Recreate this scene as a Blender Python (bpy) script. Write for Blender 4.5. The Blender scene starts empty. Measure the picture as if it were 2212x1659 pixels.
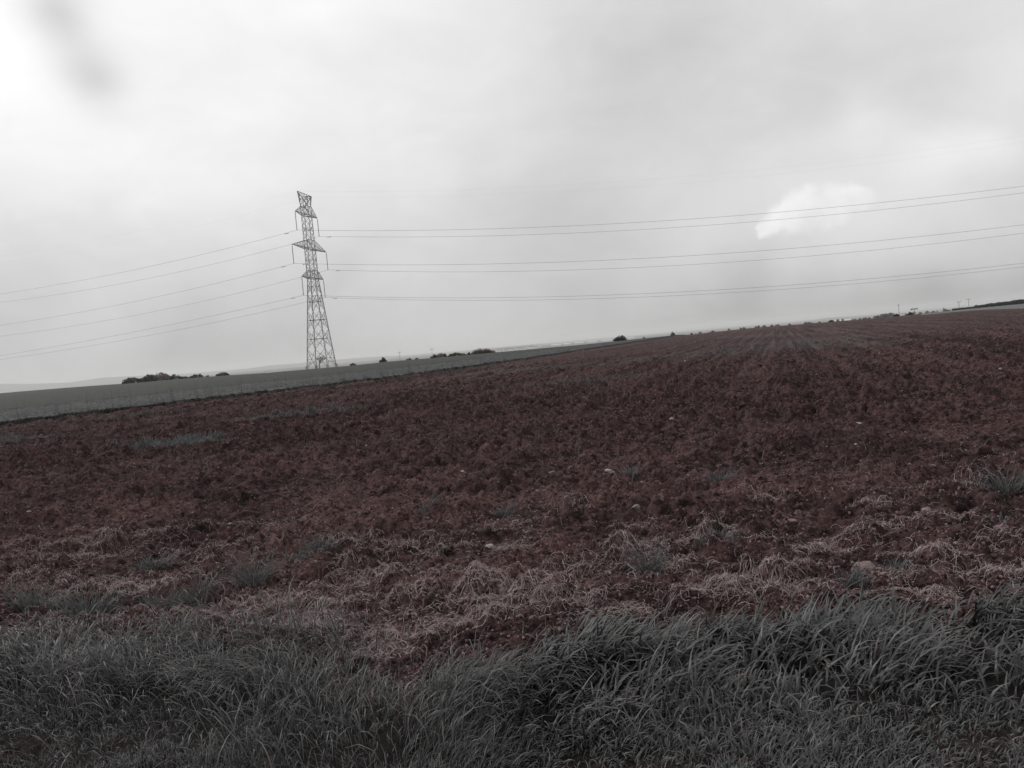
import bpy, math, random
import numpy as np
from mathutils import Matrix, Vector

# ------------------------------------------------------------------ camera
SC = bpy.context.scene
COL = SC.collection
FPX = 1024 * 28 / 36            # focal length in pixels of the 1024 wide picture
PS = 1024 / 2212                # the photo was measured at 2212 px wide
PITCH, ROLL = math.radians(2.77), math.radians(5.1)
CAM = np.array([0.0, 0.0, 1.6])
FW = np.array([0, math.cos(PITCH), -math.sin(PITCH)])
R0 = np.array([1.0, 0, 0]); U0 = np.cross(R0, FW)
RT = math.cos(ROLL) * R0 - math.sin(ROLL) * U0
UP = math.cos(ROLL) * U0 + math.sin(ROLL) * R0
cd = bpy.data.cameras.new('camera'); cam = bpy.data.objects.new('camera', cd); COL.objects.link(cam)
cd.lens = 28; cd.sensor_width = 36; cd.clip_start = 0.05; cd.clip_end = 60000
cam.matrix_world = Matrix(((RT[0], UP[0], -FW[0], CAM[0]), (RT[1], UP[1], -FW[1], CAM[1]),
                           (RT[2], UP[2], -FW[2], CAM[2]), (0, 0, 0, 1)))
SC.camera = cam

def ray(px, py):
    return FW * FPX + RT * (px - 1106) * PS + UP * (829.5 - py) * PS
def gp(px, py, z=0.0):
    d = ray(px, py); return (CAM + d * ((z - CAM[2]) / d[2]))[:2]
def azr(px, py, r):
    d = ray(px, py)[:2]; return d / np.hypot(*d) * r

# ------------------------------------------------------------------ exposure, world, sun
vs = SC.view_settings
SC.display_settings.display_device = 'sRGB'
vs.view_transform = 'Standard'; vs.look = 'None'; vs.exposure = 0; vs.gamma = 1
SUN_EL, SUN_AZ = math.radians(40), math.radians(-58)      # azimuth from +Y, clockwise

world = bpy.data.worlds.new('World'); SC.world = world; world.use_nodes = True
NT = world.node_tree; NT.nodes.clear()
def nd(nt, typ, **kw):
    n = nt.nodes.new(typ)
    for k, v in kw.items(): setattr(n, k, v)
    return n
def math_(nt, op, a, b=None, c=None, clamp=False):
    n = nt.nodes.new('ShaderNodeMath'); n.operation = op; n.use_clamp = clamp
    for i, v in enumerate((a, b, c)):
        if v is None: continue
        if isinstance(v, (int, float)): n.inputs[i].default_value = v
        else: nt.links.new(v, n.inputs[i])
    return n.outputs[0]
def vdot(nt, a, vec):
    n = nt.nodes.new('ShaderNodeVectorMath'); n.operation = 'DOT_PRODUCT'
    nt.links.new(a, n.inputs[0]); n.inputs[1].default_value = vec
    return n.outputs['Value']
def s2l(v):
    v = v / 255.0
    return ((v + .055) / 1.055) ** 2.4 if v > .04045 else v / 12.92

# brightness of the cloud cover in different directions of the sky (measured on the photo)
SKY = [(0,50,250),(300,60,256),(600,40,234),(850,60,240),(1100,60,231),(1300,60,214),(1500,60,209),(1500,140,187),(1700,100,199),(1700,30,231),(2000,60,232),(2212,30,226),(80,200,242),(500,200,238),(750,180,239),(1000,180,221),(1200,180,214),(1350,230,217),(1900,180,202),(2100,150,230),(80,330,231),(300,300,228),(500,330,239),(800,300,236),(1000,300,226),(1150,280,207),(1400,300,214),(1700,290,227),(2000,250,204),(2200,200,201),(40,450,243),(180,430,255),(320,420,250),(500,440,247),(800,430,229),(1100,430,215),(1400,420,201),(1600,420,223),(1800,380,223),(2000,350,223),(2150,330,241),(2000,430,227),(100,535,194),(280,560,224),(500,560,216),(800,560,209),(1100,560,202),(1400,530,197),(1600,560,212),(1850,540,225),(2000,520,223),(2200,500,238),(2200,580,170),(60,700,185),(200,650,177),(350,745,171),(500,640,168),(600,690,173),(900,680,195),(1300,640,190),(1500,640,199),(1700,610,176),(2000,610,172),(2150,620,151),(40,800,208),(300,790,216),(600,760,217),(900,735,205),(1200,700,197),(1500,690,177),(1800,660,158),(2100,640,159),(-500,300,245),(-400,-300,250),(500,-500,245),(1200,-500,222),(2000,-500,222),(2800,0,222),(2900,450,200),(-500,800,200),(2900,560,170)]
FEAT = [(95,-25,1.6,-.17),(130,25,1.1,-.15),(158,90,1.1,-.05),(190,150,1.4,-.16),(216,180,1.1,-.12),(330,205,2.6,-.05),(360,745,2.0,-.05),(440,715,2.0,-.04),(60,545,3,-.05),(230,535,3,-.04),(1900,255,1.4,.05),(1850,268,1.2,.05),(2010,340,1.4,.05),(2070,325,1.2,.06),(2130,315,1.0,.07),(2165,320,.9,.05),(1950,370,1.8,.03),(2050,440,2.0,-.03),(2120,520,2,.04),(2000,545,2.2,.03),(2195,170,1.6,.06),(1640,575,2.0,-.04)]
dirs = np.array([ray(x, y) / np.linalg.norm(ray(x, y)) for x, y, v in SKY])
vals = np.array([s2l(v) for x, y, v in SKY])
for x, y, deg, amp in FEAT:
    c = ray(x, y) / np.linalg.norm(ray(x, y)); vals = vals - amp * np.exp((dirs @ c - 1) / math.radians(deg) ** 2)
CEN = []
for ky in range(5):
    for kx in range(9):
        CEN.append(ray(-80 + kx * 290 + (ky % 2) * 100, 20 + ky * 175 - kx * 12))
CEN = np.array([c / np.linalg.norm(c) for c in CEN])
KAP = 1.0 / (math.radians(7.5) ** 2)
BASE = 0.68
A = np.exp(KAP * (dirs @ CEN.T - 1))
AMP = np.linalg.solve(A.T @ A + 0.012 * np.eye(len(CEN)), A.T @ (vals - BASE))

tc = nd(NT, 'ShaderNodeTexCoord')
nrm = nd(NT, 'ShaderNodeVectorMath', operation='NORMALIZE'); NT.links.new(tc.outputs['Generated'], nrm.inputs[0])
D0 = nrm.outputs[0]
# ragged edges: bend the direction a little with noise
nz = nd(NT, 'ShaderNodeTexNoise'); nz.inputs['Scale'].default_value = 7; nz.inputs['Detail'].default_value = 4
NT.links.new(D0, nz.inputs['Vector'])
sb = nd(NT, 'ShaderNodeVectorMath', operation='SUBTRACT'); NT.links.new(nz.outputs['Color'], sb.inputs[0]); sb.inputs[1].default_value = (.5, .5, .5)
scl = nd(NT, 'ShaderNodeVectorMath', operation='SCALE'); NT.links.new(sb.outputs[0], scl.inputs[0]); scl.inputs['Scale'].default_value = 0.11
ad = nd(NT, 'ShaderNodeVectorMath', operation='ADD'); NT.links.new(D0, ad.inputs[0]); NT.links.new(scl.outputs[0], ad.inputs[1])
DW = nd(NT, 'ShaderNodeVectorMath', operation='NORMALIZE'); NT.links.new(ad.outputs[0], DW.inputs[0]); DW = DW.outputs[0]
acc = None
def gauss(d, c, kap, amp, acc):
    dt = vdot(NT, d, tuple(c))
    e = math_(NT, 'MULTIPLY_ADD', dt, kap, -kap)
    p = math_(NT, 'EXPONENT', e)
    return math_(NT, 'MULTIPLY_ADD', p, amp, BASE if acc is None else acc)
for c, a_ in zip(CEN, AMP):
    acc = gauss(DW, c, KAP, float(a_), acc)
# dark soft wisp high on the left, and bright breaks in the cloud cover
def sdir(x, y):
    d = ray(x, y); return d / np.linalg.norm(d)
sm = nd(NT, 'ShaderNodeVectorMath', operation='SCALE'); NT.links.new(sb.outputs[0], sm.inputs[0]); sm.inputs['Scale'].default_value = 0.035
am = nd(NT, 'ShaderNodeVectorMath', operation='ADD'); NT.links.new(D0, am.inputs[0]); NT.links.new(sm.outputs[0], am.inputs[1])
DM = nd(NT, 'ShaderNodeVectorMath', operation='NORMALIZE'); NT.links.new(am.outputs[0], DM.inputs[0]); DM = DM.outputs[0]
for x, y, deg, amp in FEAT:
    acc = gauss(DM, sdir(x, y), 1.0 / math.radians(deg) ** 2, amp, acc)
# soft streaky texture in the plane of the cloud base
sep = nd(NT, 'ShaderNodeSeparateXYZ'); NT.links.new(D0, sep.inputs[0])
zz = math_(NT, 'MAXIMUM', math_(NT, 'ADD', sep.outputs['Z'], 0.10), 0.05)
px_ = math_(NT, 'DIVIDE', sep.outputs['X'], zz); py_ = math_(NT, 'DIVIDE', sep.outputs['Y'], zz)
cmb = nd(NT, 'ShaderNodeCombineXYZ'); NT.links.new(px_, cmb.inputs[0]); NT.links.new(py_, cmb.inputs[1])
n2 = nd(NT, 'ShaderNodeTexNoise'); n2.inputs['Scale'].default_value = 3.4; n2.inputs['Detail'].default_value = 7; n2.inputs['Roughness'].default_value = .52; n2.inputs['Distortion'].default_value = .5
sq = nd(NT, 'ShaderNodeVectorMath', operation='MULTIPLY'); NT.links.new(D0, sq.inputs[0]); sq.inputs[1].default_value = (1, 1, 2.0)
NT.links.new(sq.outputs[0], n2.inputs['Vector'])
acc = math_(NT, 'MULTIPLY_ADD', math_(NT, 'SUBTRACT', n2.outputs['Fac'], .5), math_(NT, 'MULTIPLY_ADD', sep.outputs['Z'], .42, .06), acc)
n4 = nd(NT, 'ShaderNodeTexNoise'); n4.inputs['Scale'].default_value = 9; n4.inputs['Detail'].default_value = 8; n4.inputs['Roughness'].default_value = .6; n4.inputs['Distortion'].default_value = .8
NT.links.new(sq.outputs[0], n4.inputs['Vector'])
acc = math_(NT, 'MULTIPLY_ADD', math_(NT, 'SUBTRACT', n4.outputs['Fac'], .5), .13, acc)
# the small bright cumulus on the right: a union of puffs with a noisy edge, flat below
puffs = [(1648,496,.4),(1660,490,.5),(1672,482,.6),(1690,470,.75),(1706,458,.7),(1724,450,.95),(1748,441,1.0),(1770,444,.95),(1795,440,1.0),(1820,438,.9),(1842,432,.85),(1862,428,.7),(1715,484,.6),(1745,480,.7),(1780,474,.65),(1815,462,.6)]
nzc = nd(NT, 'ShaderNodeTexNoise'); nzc.inputs['Scale'].default_value = 52; nzc.inputs['Detail'].default_value = 6; nzc.inputs['Roughness'].default_value = .62
NT.links.new(D0, nzc.inputs['Vector'])
sbc = nd(NT, 'ShaderNodeVectorMath', operation='SUBTRACT'); NT.links.new(nzc.outputs['Color'], sbc.inputs[0]); sbc.inputs[1].default_value = (.5, .5, .5)
scc = nd(NT, 'ShaderNodeVectorMath', operation='SCALE'); NT.links.new(sbc.outputs[0], scc.inputs[0]); scc.inputs['Scale'].default_value = 0.020
adc = nd(NT, 'ShaderNodeVectorMath', operation='ADD'); NT.links.new(D0, adc.inputs[0]); NT.links.new(scc.outputs[0], adc.inputs[1])
DC = nd(NT, 'ShaderNodeVectorMath', operation='NORMALIZE'); NT.links.new(adc.outputs[0], DC.inputs[0]); DC = DC.outputs[0]
pm = None
for x, y, deg in puffs:
    e = math_(NT, 'EXPONENT', math_(NT, 'MULTIPLY_ADD', vdot(NT, DC, tuple(sdir(x, y))), 1 / math.radians(deg) ** 2, -1 / math.radians(deg) ** 2))
    pm = e if pm is None else math_(NT, 'MAXIMUM', pm, e)
mr = nd(NT, 'ShaderNodeMapRange', interpolation_type='SMOOTHSTEP'); NT.links.new(pm, mr.inputs['Value'])
mr.inputs['From Min'].default_value = .26; mr.inputs['From Max'].default_value = .84
nzd = nd(NT, 'ShaderNodeTexNoise'); nzd.inputs['Scale'].default_value = 30; nzd.inputs['Detail'].default_value = 3
NT.links.new(D0, nzd.inputs['Vector'])
cum = math_(NT, 'MULTIPLY', mr.outputs[0], math_(NT, 'MULTIPLY_ADD', nzd.outputs['Fac'], .38, -.02))
fade = None
for x, y, deg in [(1770,500,1.3),(1810,490,1.3),(1850,475,1.3),(1735,512,1.0),(1885,450,1.1)]:
    e = math_(NT, 'EXPONENT', math_(NT, 'MULTIPLY_ADD', vdot(NT, DC, tuple(sdir(x, y))), 1 / math.radians(deg) ** 2, -1 / math.radians(deg) ** 2))
    fade = e if fade is None else math_(NT, 'MAXIMUM', fade, e)
cum = math_(NT, 'MULTIPLY', cum, math_(NT, 'MULTIPLY_ADD', fade, -.75, 1.0))
acc = math_(NT, 'ADD', acc, cum)
acc = math_(NT, 'MINIMUM', math_(NT, 'MAXIMUM', acc, .05), .99)
sky = nd(NT, 'ShaderNodeTexSky', sky_type='NISHITA'); sky.sun_disc = False
sky.sun_elevation = SUN_EL; sky.sun_rotation = SUN_AZ
bw = nd(NT, 'ShaderNodeRGBToBW'); NT.links.new(sky.outputs[0], bw.inputs[0])
# thick cloud: only a trace of the clear sky's brightness shows through
thin = math_(NT, 'MULTIPLY', bw.outputs[0], 0.004)
tot = math_(NT, 'ADD', acc, thin)
cc = nd(NT, 'ShaderNodeCombineColor')
for i, k in enumerate((1.0, 1.0, 1.0)): NT.links.new(math_(NT, 'MULTIPLY', tot, k), cc.inputs[i])
bg = nd(NT, 'ShaderNodeBackground'); NT.links.new(cc.outputs[0], bg.inputs['Color']); bg.inputs['Strength'].default_value = 1.0
wo = nd(NT, 'ShaderNodeOutputWorld'); NT.links.new(bg.outputs[0], wo.inputs['Surface'])

sl = bpy.data.lights.new('sun', 'SUN'); sl.energy = 1.5; sl.angle = math.radians(12); sl.color = (1, .98, .96)
so = bpy.data.objects.new('sun', sl); COL.objects.link(so)
sd = Vector((math.sin(SUN_AZ) * math.cos(SUN_EL), math.cos(SUN_AZ) * math.cos(SUN_EL), math.sin(SUN_EL)))
so.rotation_euler = (-sd).to_track_quat('-Z', 'Y').to_euler(); so.location = (0, 0, 60)

# ------------------------------------------------------------------ helpers
rng = np.random.default_rng(7); random.seed(7)
def tag(o, label=None, cat=None, group=None, kind=None):
    for k, v in (('label', label), ('category', cat), ('group', group), ('kind', kind)):
        if v: o[k] = v
    return o
def link(name, me, mat=None, parent=None, loc=None):
    o = bpy.data.objects.new(name, me); COL.objects.link(o)
    if mat is not None and me is not None: me.materials.append(mat)
    if parent is not None: o.parent = parent
    if loc is not None: o.location = loc
    return o
def empty(name, loc):
    o = bpy.data.objects.new(name, None); COL.objects.link(o); o.location = loc; o.empty_display_size = .3
    return o
def mesh_np(name, V, Fq, attrs=None, smooth=False):
    """V (n,3), Fq (m,k) faces of one size (or list of such arrays)"""
    me = bpy.data.meshes.new(name)
    Fl = Fq if isinstance(Fq, list) else [Fq]
    Fl = [f for f in Fl if len(f)]
    me.vertices.add(len(V)); me.vertices.foreach_set('co', np.ascontiguousarray(V, np.float32).ravel())
    nl = sum(f.size for f in Fl); nf = sum(len(f) for f in Fl)
    me.loops.add(nl); me.loops.foreach_set('vertex_index', np.concatenate([f.ravel() for f in Fl]).astype(np.int32))
    me.polygons.add(nf)
    tot = np.concatenate([np.full(len(f), f.shape[1]) for f in Fl]).astype(np.int32)
    st = np.concatenate([[0], np.cumsum(tot)[:-1]]).astype(np.int32)
    me.polygons.foreach_set('loop_start', st); me.polygons.foreach_set('loop_total', tot)
    me.polygons.foreach_set('use_smooth', np.full(nf, smooth))
    me.update(calc_edges=True)
    for k, v in (attrs or {}).items():
        at = me.attributes.new(k, 'FLOAT', 'POINT'); at.data.foreach_set('value', np.ascontiguousarray(v, np.float32))
    return me

def h01(ix, iy, seed):
    ix = ix.astype(np.int64); iy = iy.astype(np.int64)
    n = (ix * 374761393 + iy * 668265263 + seed * 974634777) & 0xFFFFFFFF
    n = ((n ^ (n >> 13)) * 1274126177) & 0xFFFFFFFF
    n = ((n ^ (n >> 15)) * 2246822519) & 0xFFFFFFFF
    return ((n ^ (n >> 16)) & 0xFFFFFF) / 16777216.0
def vn(x, y, seed=0):
    x0 = np.floor(x); y0 = np.floor(y); fx = x - x0; fy = y - y0
    fx = fx * fx * (3 - 2 * fx); fy = fy * fy * (3 - 2 * fy)
    a = h01(x0, y0, seed); b = h01(x0 + 1, y0, seed); c = h01(x0, y0 + 1, seed); d = h01(x0 + 1, y0 + 1, seed)
    return (a + (b - a) * fx) * (1 - fy) + (c + (d - c) * fx) * fy
def fbm(x, y, seed=0, octv=4, gain=.5):
    s = 0; a = 1; t = 0
    for i in range(octv):
        s = s + a * vn(x * 2 ** i + 17.3 * i, y * 2 ** i - 9.1 * i, seed + i); t += a; a *= gain
    return s / t
def domes(x, y, size, seed, dens=.8):
    """irregular lumps: the highest of the domes sitting in a jittered grid"""
    u = x / size; v = y / size; iu = np.floor(u); iv = np.floor(v); best = np.zeros_like(u)
    for dx in (-1, 0, 1):
        for dy in (-1, 0, 1):
            cx = iu + dx; cy = iv + dy
            px = cx + h01(cx, cy, seed); py = cy + h01(cx, cy, seed + 1)
            r = .2 + .55 * h01(cx, cy, seed + 2) ** 1.5
            r = np.where(h01(cx, cy, seed + 3) < dens, r, .01)
            d2 = ((u - px) ** 2 + (v - py) ** 2) / r ** 2
            best = np.maximum(best, np.sqrt(np.maximum(0, 1 - d2)) * r)
    return best * size
def sstep(a, b, x):
    t = np.clip((x - a) / (b - a), 0, 1); return t * t * (3 - 2 * t)

ROWAZ = math.radians(18.86)
def rowcoord(x, y): return x * math.cos(ROWAZ) - y * math.sin(ROWAZ)      # across the rows

# crest of the fields per azimuth (where the ground drops out of sight)
CR = [(0,848,.28),(267,829,.28),(536,807,.28),(600,804,0),(640,800.5,0),(727,793,0),(760,790,0),(930,774,.28),(1065,762,.28),(1250,746,.28),(1340,738,.1),(1500,722,0),(1620,709,0),(1800,695,0),(1944,683,0),(2085,668,0),(2212,656,0)]
CRA = []; CRR = []
for x_, y_, z_ in CR:
    p = gp(x_, y_, z_); CRA.append(math.atan2(p[0], p[1])); CRR.append(min(np.hypot(*p), 600))
CRA = [-math.pi, -1.2] + CRA + [1.2, math.pi]; CRR = [400, 450] + CRR + [400, 400]
def crest(az): return np.interp(az, CRA, CRR)
def big(x, y):
    """large shape of the land: flat fields that fall away behind the crest to a wide plain"""
    r = np.hypot(x, y); az = np.arctan2(x, y); t = np.maximum(0, r - crest(az))
    return -np.minimum(np.where(t < 25, t * t * .0006, .375 + (t - 25) * .03), 18.0)
# field verge boundary y(x)
VX = [-14, -3.2, -1.9, -1.35, -.95, -.6, -.3, 0.05, .2, .5, 1.0, 1.6, 2.1, 2.6, 3.2, 14]
VY = [6.4, 4.50, 4.24, 4.14, 3.74, 3.62, 3.64, 3.84, 3.92, 3.97, 4.0, 3.86, 3.82, 4.02, 4.2, 4.4]
def yb(x): return np.interp(x, VX, VY) + .16 * (vn(x * 2.1, x * 0 + 3, 5) - .5) + .12 * (vn(x * 7, x * 0, 6) - .5)
def micro(x, y):
    r = np.hypot(x, y)
    wx = x + .06 * (fbm(x * 6, y * 6, 31, 2) - .5); wy = y + .06 * (fbm(x * 6, y * 6, 41, 2) - .5)
    h = .055 * (fbm(x * .9, y * .9, 11, 3) - .5)
    b = rowcoord(x, y)
    h = h + (.022 + .03 * sstep(10, 30, r)) * np.sin(b * 2 * math.pi / .62 + 1.5 * vn(x * .2, y * .2, 9)) * sstep(5, 10, r)
    pat = (.45 + .8 * fbm(x * .7, y * .7, 77, 2)) * (1 + .6 * sstep(7, 20, r) * (1 - sstep(24, 60, r))) * (1 - .45 * sstep(30, 90, r))
    h = h + (.58 * domes(wx, wy, .26, 100, .42) + .70 * domes(wx, wy, .12, 200, .7) + .7 * domes(wx, wy, .055, 300, .8)) * pat
    h = h + .030 * (fbm(x * 24, y * 24, 51, 3, .7) - .5) + .30 * domes(wx + 3, wy, .6, 400, .35) * sstep(6, 14, r)
    m = sstep(-.25, .35, y - yb(x))                 # calmer under the verge
    h = h * (.35 + .65 * m)
    return h * (1 - sstep(120, 300, r))
def H(x, y):
    x = np.asarray(x, float); y = np.asarray(y, float)
    return big(x, y) + micro(x, y)

# crop border polyline
CB = [(-90,-40), (-40,14), (-22.5,34.8), (-15.4,45.8), (-9.1,54.1), (0,75.4), (25,156), (70,300), (130,480)]
_az = np.array([math.atan2(x, y) for x, y in CB])
def rb(az):
    """distance to the crop border along an azimuth"""
    out = np.full_like(az, 1e4)
    for (x0, y0), (x1, y1) in zip(CB[:-1], CB[1:]):
        dx, dy = np.sin(az), np.cos(az); ex, ey = x1 - x0, y1 - y0
        den = dx * ey - dy * ex
        den = np.where(np.abs(den) < 1e-9, 1e-9, den)
        t = (x0 * ey - y0 * ex) / den; s = (x0 * dy - y0 * dx) / den
        ok = (s >= 0) & (s <= 1) & (t > 0)
        out = np.where(ok, np.minimum(out, t), out)
    return out

# ------------------------------------------------------------------ materials
def mat(name):
    m = bpy.data.materials.new(name); m.use_nodes = True; nt = m.node_tree; nt.nodes.clear()
    out = nd(nt, 'ShaderNodeOutputMaterial'); b = nd(nt, 'ShaderNodeBsdfPrincipled'); nt.links.new(b.outputs[0], out.inputs[0])
    b.inputs['Roughness'].default_value = .9
    b.inputs['Specular IOR Level'].default_value = .25
    return m, nt, b
def noise(nt, scale, detail=4, rough=.6, vec=None):
    n = nd(nt, 'ShaderNodeTexNoise'); n.inputs['Scale'].default_value = scale; n.inputs['Detail'].default_value = detail; n.inputs['Roughness'].default_value = rough
    if vec is None:
        g = nd(nt, 'ShaderNodeNewGeometry'); vec = g.outputs['Position']
    nt.links.new(vec, n.inputs['Vector']); return n.outputs['Fac']
def ramp(nt, fac, stops):
    r = nd(nt, 'ShaderNodeValToRGB'); e = r.color_ramp.elements
    while len(e) < len(stops): e.new(.5)
    for el, (p, c) in zip(e, stops): el.position = p; el.color = (*c, 1)
    nt.links.new(fac, r.inputs[0]); return r.outputs[0]
def mix(nt, fac, a, b):
    n = nd(nt, 'ShaderNodeMix', data_type='RGBA')
    if isinstance(fac, (int, float)): n.inputs[0].default_value = fac
    else: nt.links.new(fac, n.inputs[0])
    for i, v in ((6, a), (7, b)):
        if isinstance(v, tuple): n.inputs[i].default_value = (*v, 1)
        else: nt.links.new(v, n.inputs[i])
    return n.outputs[2]
def attr(nt, name): return nd(nt, 'ShaderNodeAttribute', attribute_name=name).outputs['Fac']
def bump(nt, b, h, strength, dist):
    n = nd(nt, 'ShaderNodeBump'); n.inputs['Strength'].default_value = strength; n.inputs['Distance'].default_value = dist
    nt.links.new(h, n.inputs['Height']); nt.links.new(n.outputs[0], b.inputs['Normal'])

def soil_color(nt, dry):
    far_ = nd(nt, 'ShaderNodeVectorMath', operation='LENGTH'); nt.links.new(nd(nt, 'ShaderNodeNewGeometry').outputs['Position'], far_.inputs[0])
    far_ = math_(nt, 'MULTIPLY_ADD', ss(nt, far_.outputs['Value'], 9, 42), .85, .15)     # the drilled rows start beyond the rough headland
    g_ = nd(nt, 'ShaderNodeNewGeometry').outputs['Position']
    xr = vdot(nt, g_, (math.cos(ROWAZ), -math.sin(ROWAZ), 0)); yr = vdot(nt, g_, (math.sin(ROWAZ), math.cos(ROWAZ), 0))
    cv = nd(nt, 'ShaderNodeCombineXYZ'); nt.links.new(math_(nt, 'MULTIPLY', xr, 1.9), cv.inputs[0]); nt.links.new(math_(nt, 'MULTIPLY', yr, .014), cv.inputs[1])
    rows = noise(nt, 1.0, 3, .6, cv.outputs[0])
    n1 = noise(nt, 9, 6, .7); n2_ = noise(nt, 48, 6, .8); n3 = noise(nt, .35, 3, .5)
    c = ramp(nt, n1, [(.40, (.015, .0085, .0085)), (.5, (.046, .0265, .0263)), (.60, (.112, .069, .067))])
    c = mix(nt, math_(nt, 'MULTIPLY', ss(nt, n2_, .54, .70), .6), c, (.19, .128, .124))
    c = mix(nt, math_(nt, 'MULTIPLY', ss(nt, noise(nt, 2.3, 5, .75), .52, .62), .6), c, (.100, .053, .051))
    c = mix(nt, math_(nt, 'MULTIPLY', ss(nt, noise(nt, 3.1, 5, .75), .54, .62), .7), c, (.014, .009, .009))
    c = mix(nt, math_(nt, 'MULTIPLY', ss(nt, n3, .45, .7), .35), c, (.032, .020, .020))
    c = mix(nt, math_(nt, 'MULTIPLY', dry, ss(nt, noise(nt, 26, 5, .75), .42, .66)), c, (.19, .115, .11))
    c = mix(nt, math_(nt, 'MULTIPLY', math_(nt, 'MULTIPLY', ss(nt, rows, .52, .60), far_), .62), c, (.105, .068, .066))
    c = mix(nt, math_(nt, 'MULTIPLY', math_(nt, 'MULTIPLY', ss(nt, rows, .48, .40), far_), .72), c, (.020, .0125, .0125))
    return c, n2_, n1
def ss(nt, v, a, b):
    n = nd(nt, 'ShaderNodeMapRange', interpolation_type='SMOOTHSTEP'); nt.links.new(v, n.inputs['Value'])
    n.inputs['From Min'].default_value = a; n.inputs['From Max'].default_value = b; return n.outputs[0]

M_soil, nt, b = mat('plowed_soil')
c, f1, f2 = soil_color(nt, attr(nt, 'dry'))
c = mix(nt, math_(nt, 'MULTIPLY', attr(nt, 'weed'), ss(nt, noise(nt, 14, 4, .7), .35, .6)), c, (.095, .099, .098))
c = mix(nt, attr(nt, 'verge'), c, (.020, .019, .0185))  # darker under the verge grass: shade among the blades painted into the soil
gfar = ramp(nt, noise(nt, .004, 5, .6), [(.3, (.10, .105, .10)), (.5, (.15, .145, .14)), (.7, (.21, .20, .19))])
c = mix(nt, attr(nt, 'far'), c, gfar)
c = mix(nt, attr(nt, 'green'), c, (.135, .142, .14))
nt.links.new(c, b.inputs['Base Color'])
bump(nt, b, math_(nt, 'ADD', f1, f2), .8, .03)
b.inputs['Roughness'].default_value = 1; b.inputs['Specular IOR Level'].default_value = .1

M_clod, nt, b = mat('soil_clod')
c, f1, f2 = soil_color(nt, attr(nt, 'dry')); nt.links.new(c, b.inputs['Base Color']); bump(nt, b, f1, .6, .01)
b.inputs['Specular IOR Level'].default_value = .1

M_crumb, nt, b = mat('soil_crumb'); nt.links.new(mix(nt, attr(nt, 'rnd'), (.024, .014, .014), (.30, .215, .208)), b.inputs['Base Color']); b.inputs['Specular IOR Level'].default_value = .1
def blade_mat(name, dark, light, tip, rough=.6, trans=.25):
    m, nt, b = mat(name)
    r_ = attr(nt, 'rnd'); t_ = attr(nt, 'tt')
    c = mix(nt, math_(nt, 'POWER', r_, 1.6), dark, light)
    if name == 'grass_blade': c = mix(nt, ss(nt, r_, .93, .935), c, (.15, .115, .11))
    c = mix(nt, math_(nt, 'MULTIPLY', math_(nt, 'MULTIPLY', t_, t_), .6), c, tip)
    nt.links.new(c, b.inputs['Base Color']); b.inputs['Roughness'].default_value = rough
    b.inputs['Specular IOR Level'].default_value = .35
    if trans:
        tr = nd(nt, 'ShaderNodeBsdfTranslucent'); nt.links.new(c, tr.inputs[0])
        ms = nd(nt, 'ShaderNodeMixShader'); ms.inputs[0].default_value = trans
        o = [n for n in nt.nodes if n.type == 'OUTPUT_MATERIAL'][0]
        nt.links.new(b.outputs[0], ms.inputs[1]); nt.links.new(tr.outputs[0], ms.inputs[2]); nt.links.new(ms.outputs[0], o.inputs[0])
    return m
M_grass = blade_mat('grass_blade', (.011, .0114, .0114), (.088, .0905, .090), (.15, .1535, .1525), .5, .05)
M_weed = blade_mat('weed_blade', (.055, .060, .061), (.135, .143, .144), (.18, .188, .19))
M_cropb = blade_mat('crop_blade', (.020, .022, .021), (.085, .089, .0875), (.135, .139, .137), .7, .1)
M_straw = blade_mat('dry_straw', (.13, .08, .077), (.54, .455, .445), (.58, .49, .48), .8, .1)

M_crop, nt, b = mat('crop_canopy')
nn = noise(nt, 1.9, 6, .85); n5 = noise(nt, .12, 3, .6)
light = ramp(nt, nn, [(.38, (.032, .034, .033)), (.51, (.066, .069, .068)), (.64, (.16, .164, .162))])
olive = ramp(nt, nn, [(.38, (.030, .033, .030)), (.62, (.070, .073, .069))])
c = mix(nt, attr(nt, 'light'), olive, light)
c = mix(nt, math_(nt, 'MULTIPLY', ss(nt, n5, .55, .75), .35), c, (.075, .066, .064))
c = mix(nt, attr(nt, 'edge'), c, (.032, .033, .032))  # crop flank darkened: its shade is painted into the colour
nt.links.new(c, b.inputs['Base Color']); b.inputs['Specular IOR Level'].default_value = .1

def flat(name, col, rough=.8, metal=0, nscale=None, var=.25):
    m, nt, b = mat(name)
    g = noise(nt, nscale or 2.0, 4, .6)
    c = mix(nt, g, tuple(v * (1 - var) for v in col), tuple(min(1, v * (1 + var)) for v in col))
    nt.links.new(c, b.inputs['Base Color']); b.inputs['Roughness'].default_value = rough; b.inputs['Metallic'].default_value = metal
    return m
M_steel = flat('weathered_steel', (.27, .27, .27), .6, .0)
M_ins = flat('insulator_glass', (.20, .20, .20), .4)
M_conc = flat('footing_concrete', (.42, .42, .41), .9)
M_wire = flat('conductor', (.16, .16, .16), .5)
M_stone = flat('pale_stone', (.36, .33, .325), .9, 0, 60, .4)
M_stone2 = flat('grey_stone', (.17, .155, .15), .9, 0, 30, .25)
M_stone3 = flat('tan_stone', (.21, .15, .142), .9, 0, 50, .4)
M_house = flat('white_wall', (.75, .75, .74), .9)
M_hroof = flat('grey_roof', (.22, .20, .20), .9)
M_poly = flat('greenhouse_film', (.6, .6, .6), .5)
M_hill = flat('hill_ground', (.17, .17, .165), 1, 0, .002, .3)
M_pole = flat('pole_wood', (.24, .235, .23), .9)
M_sign = flat('sign_panel', (.25, .25, .25), .7)
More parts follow.
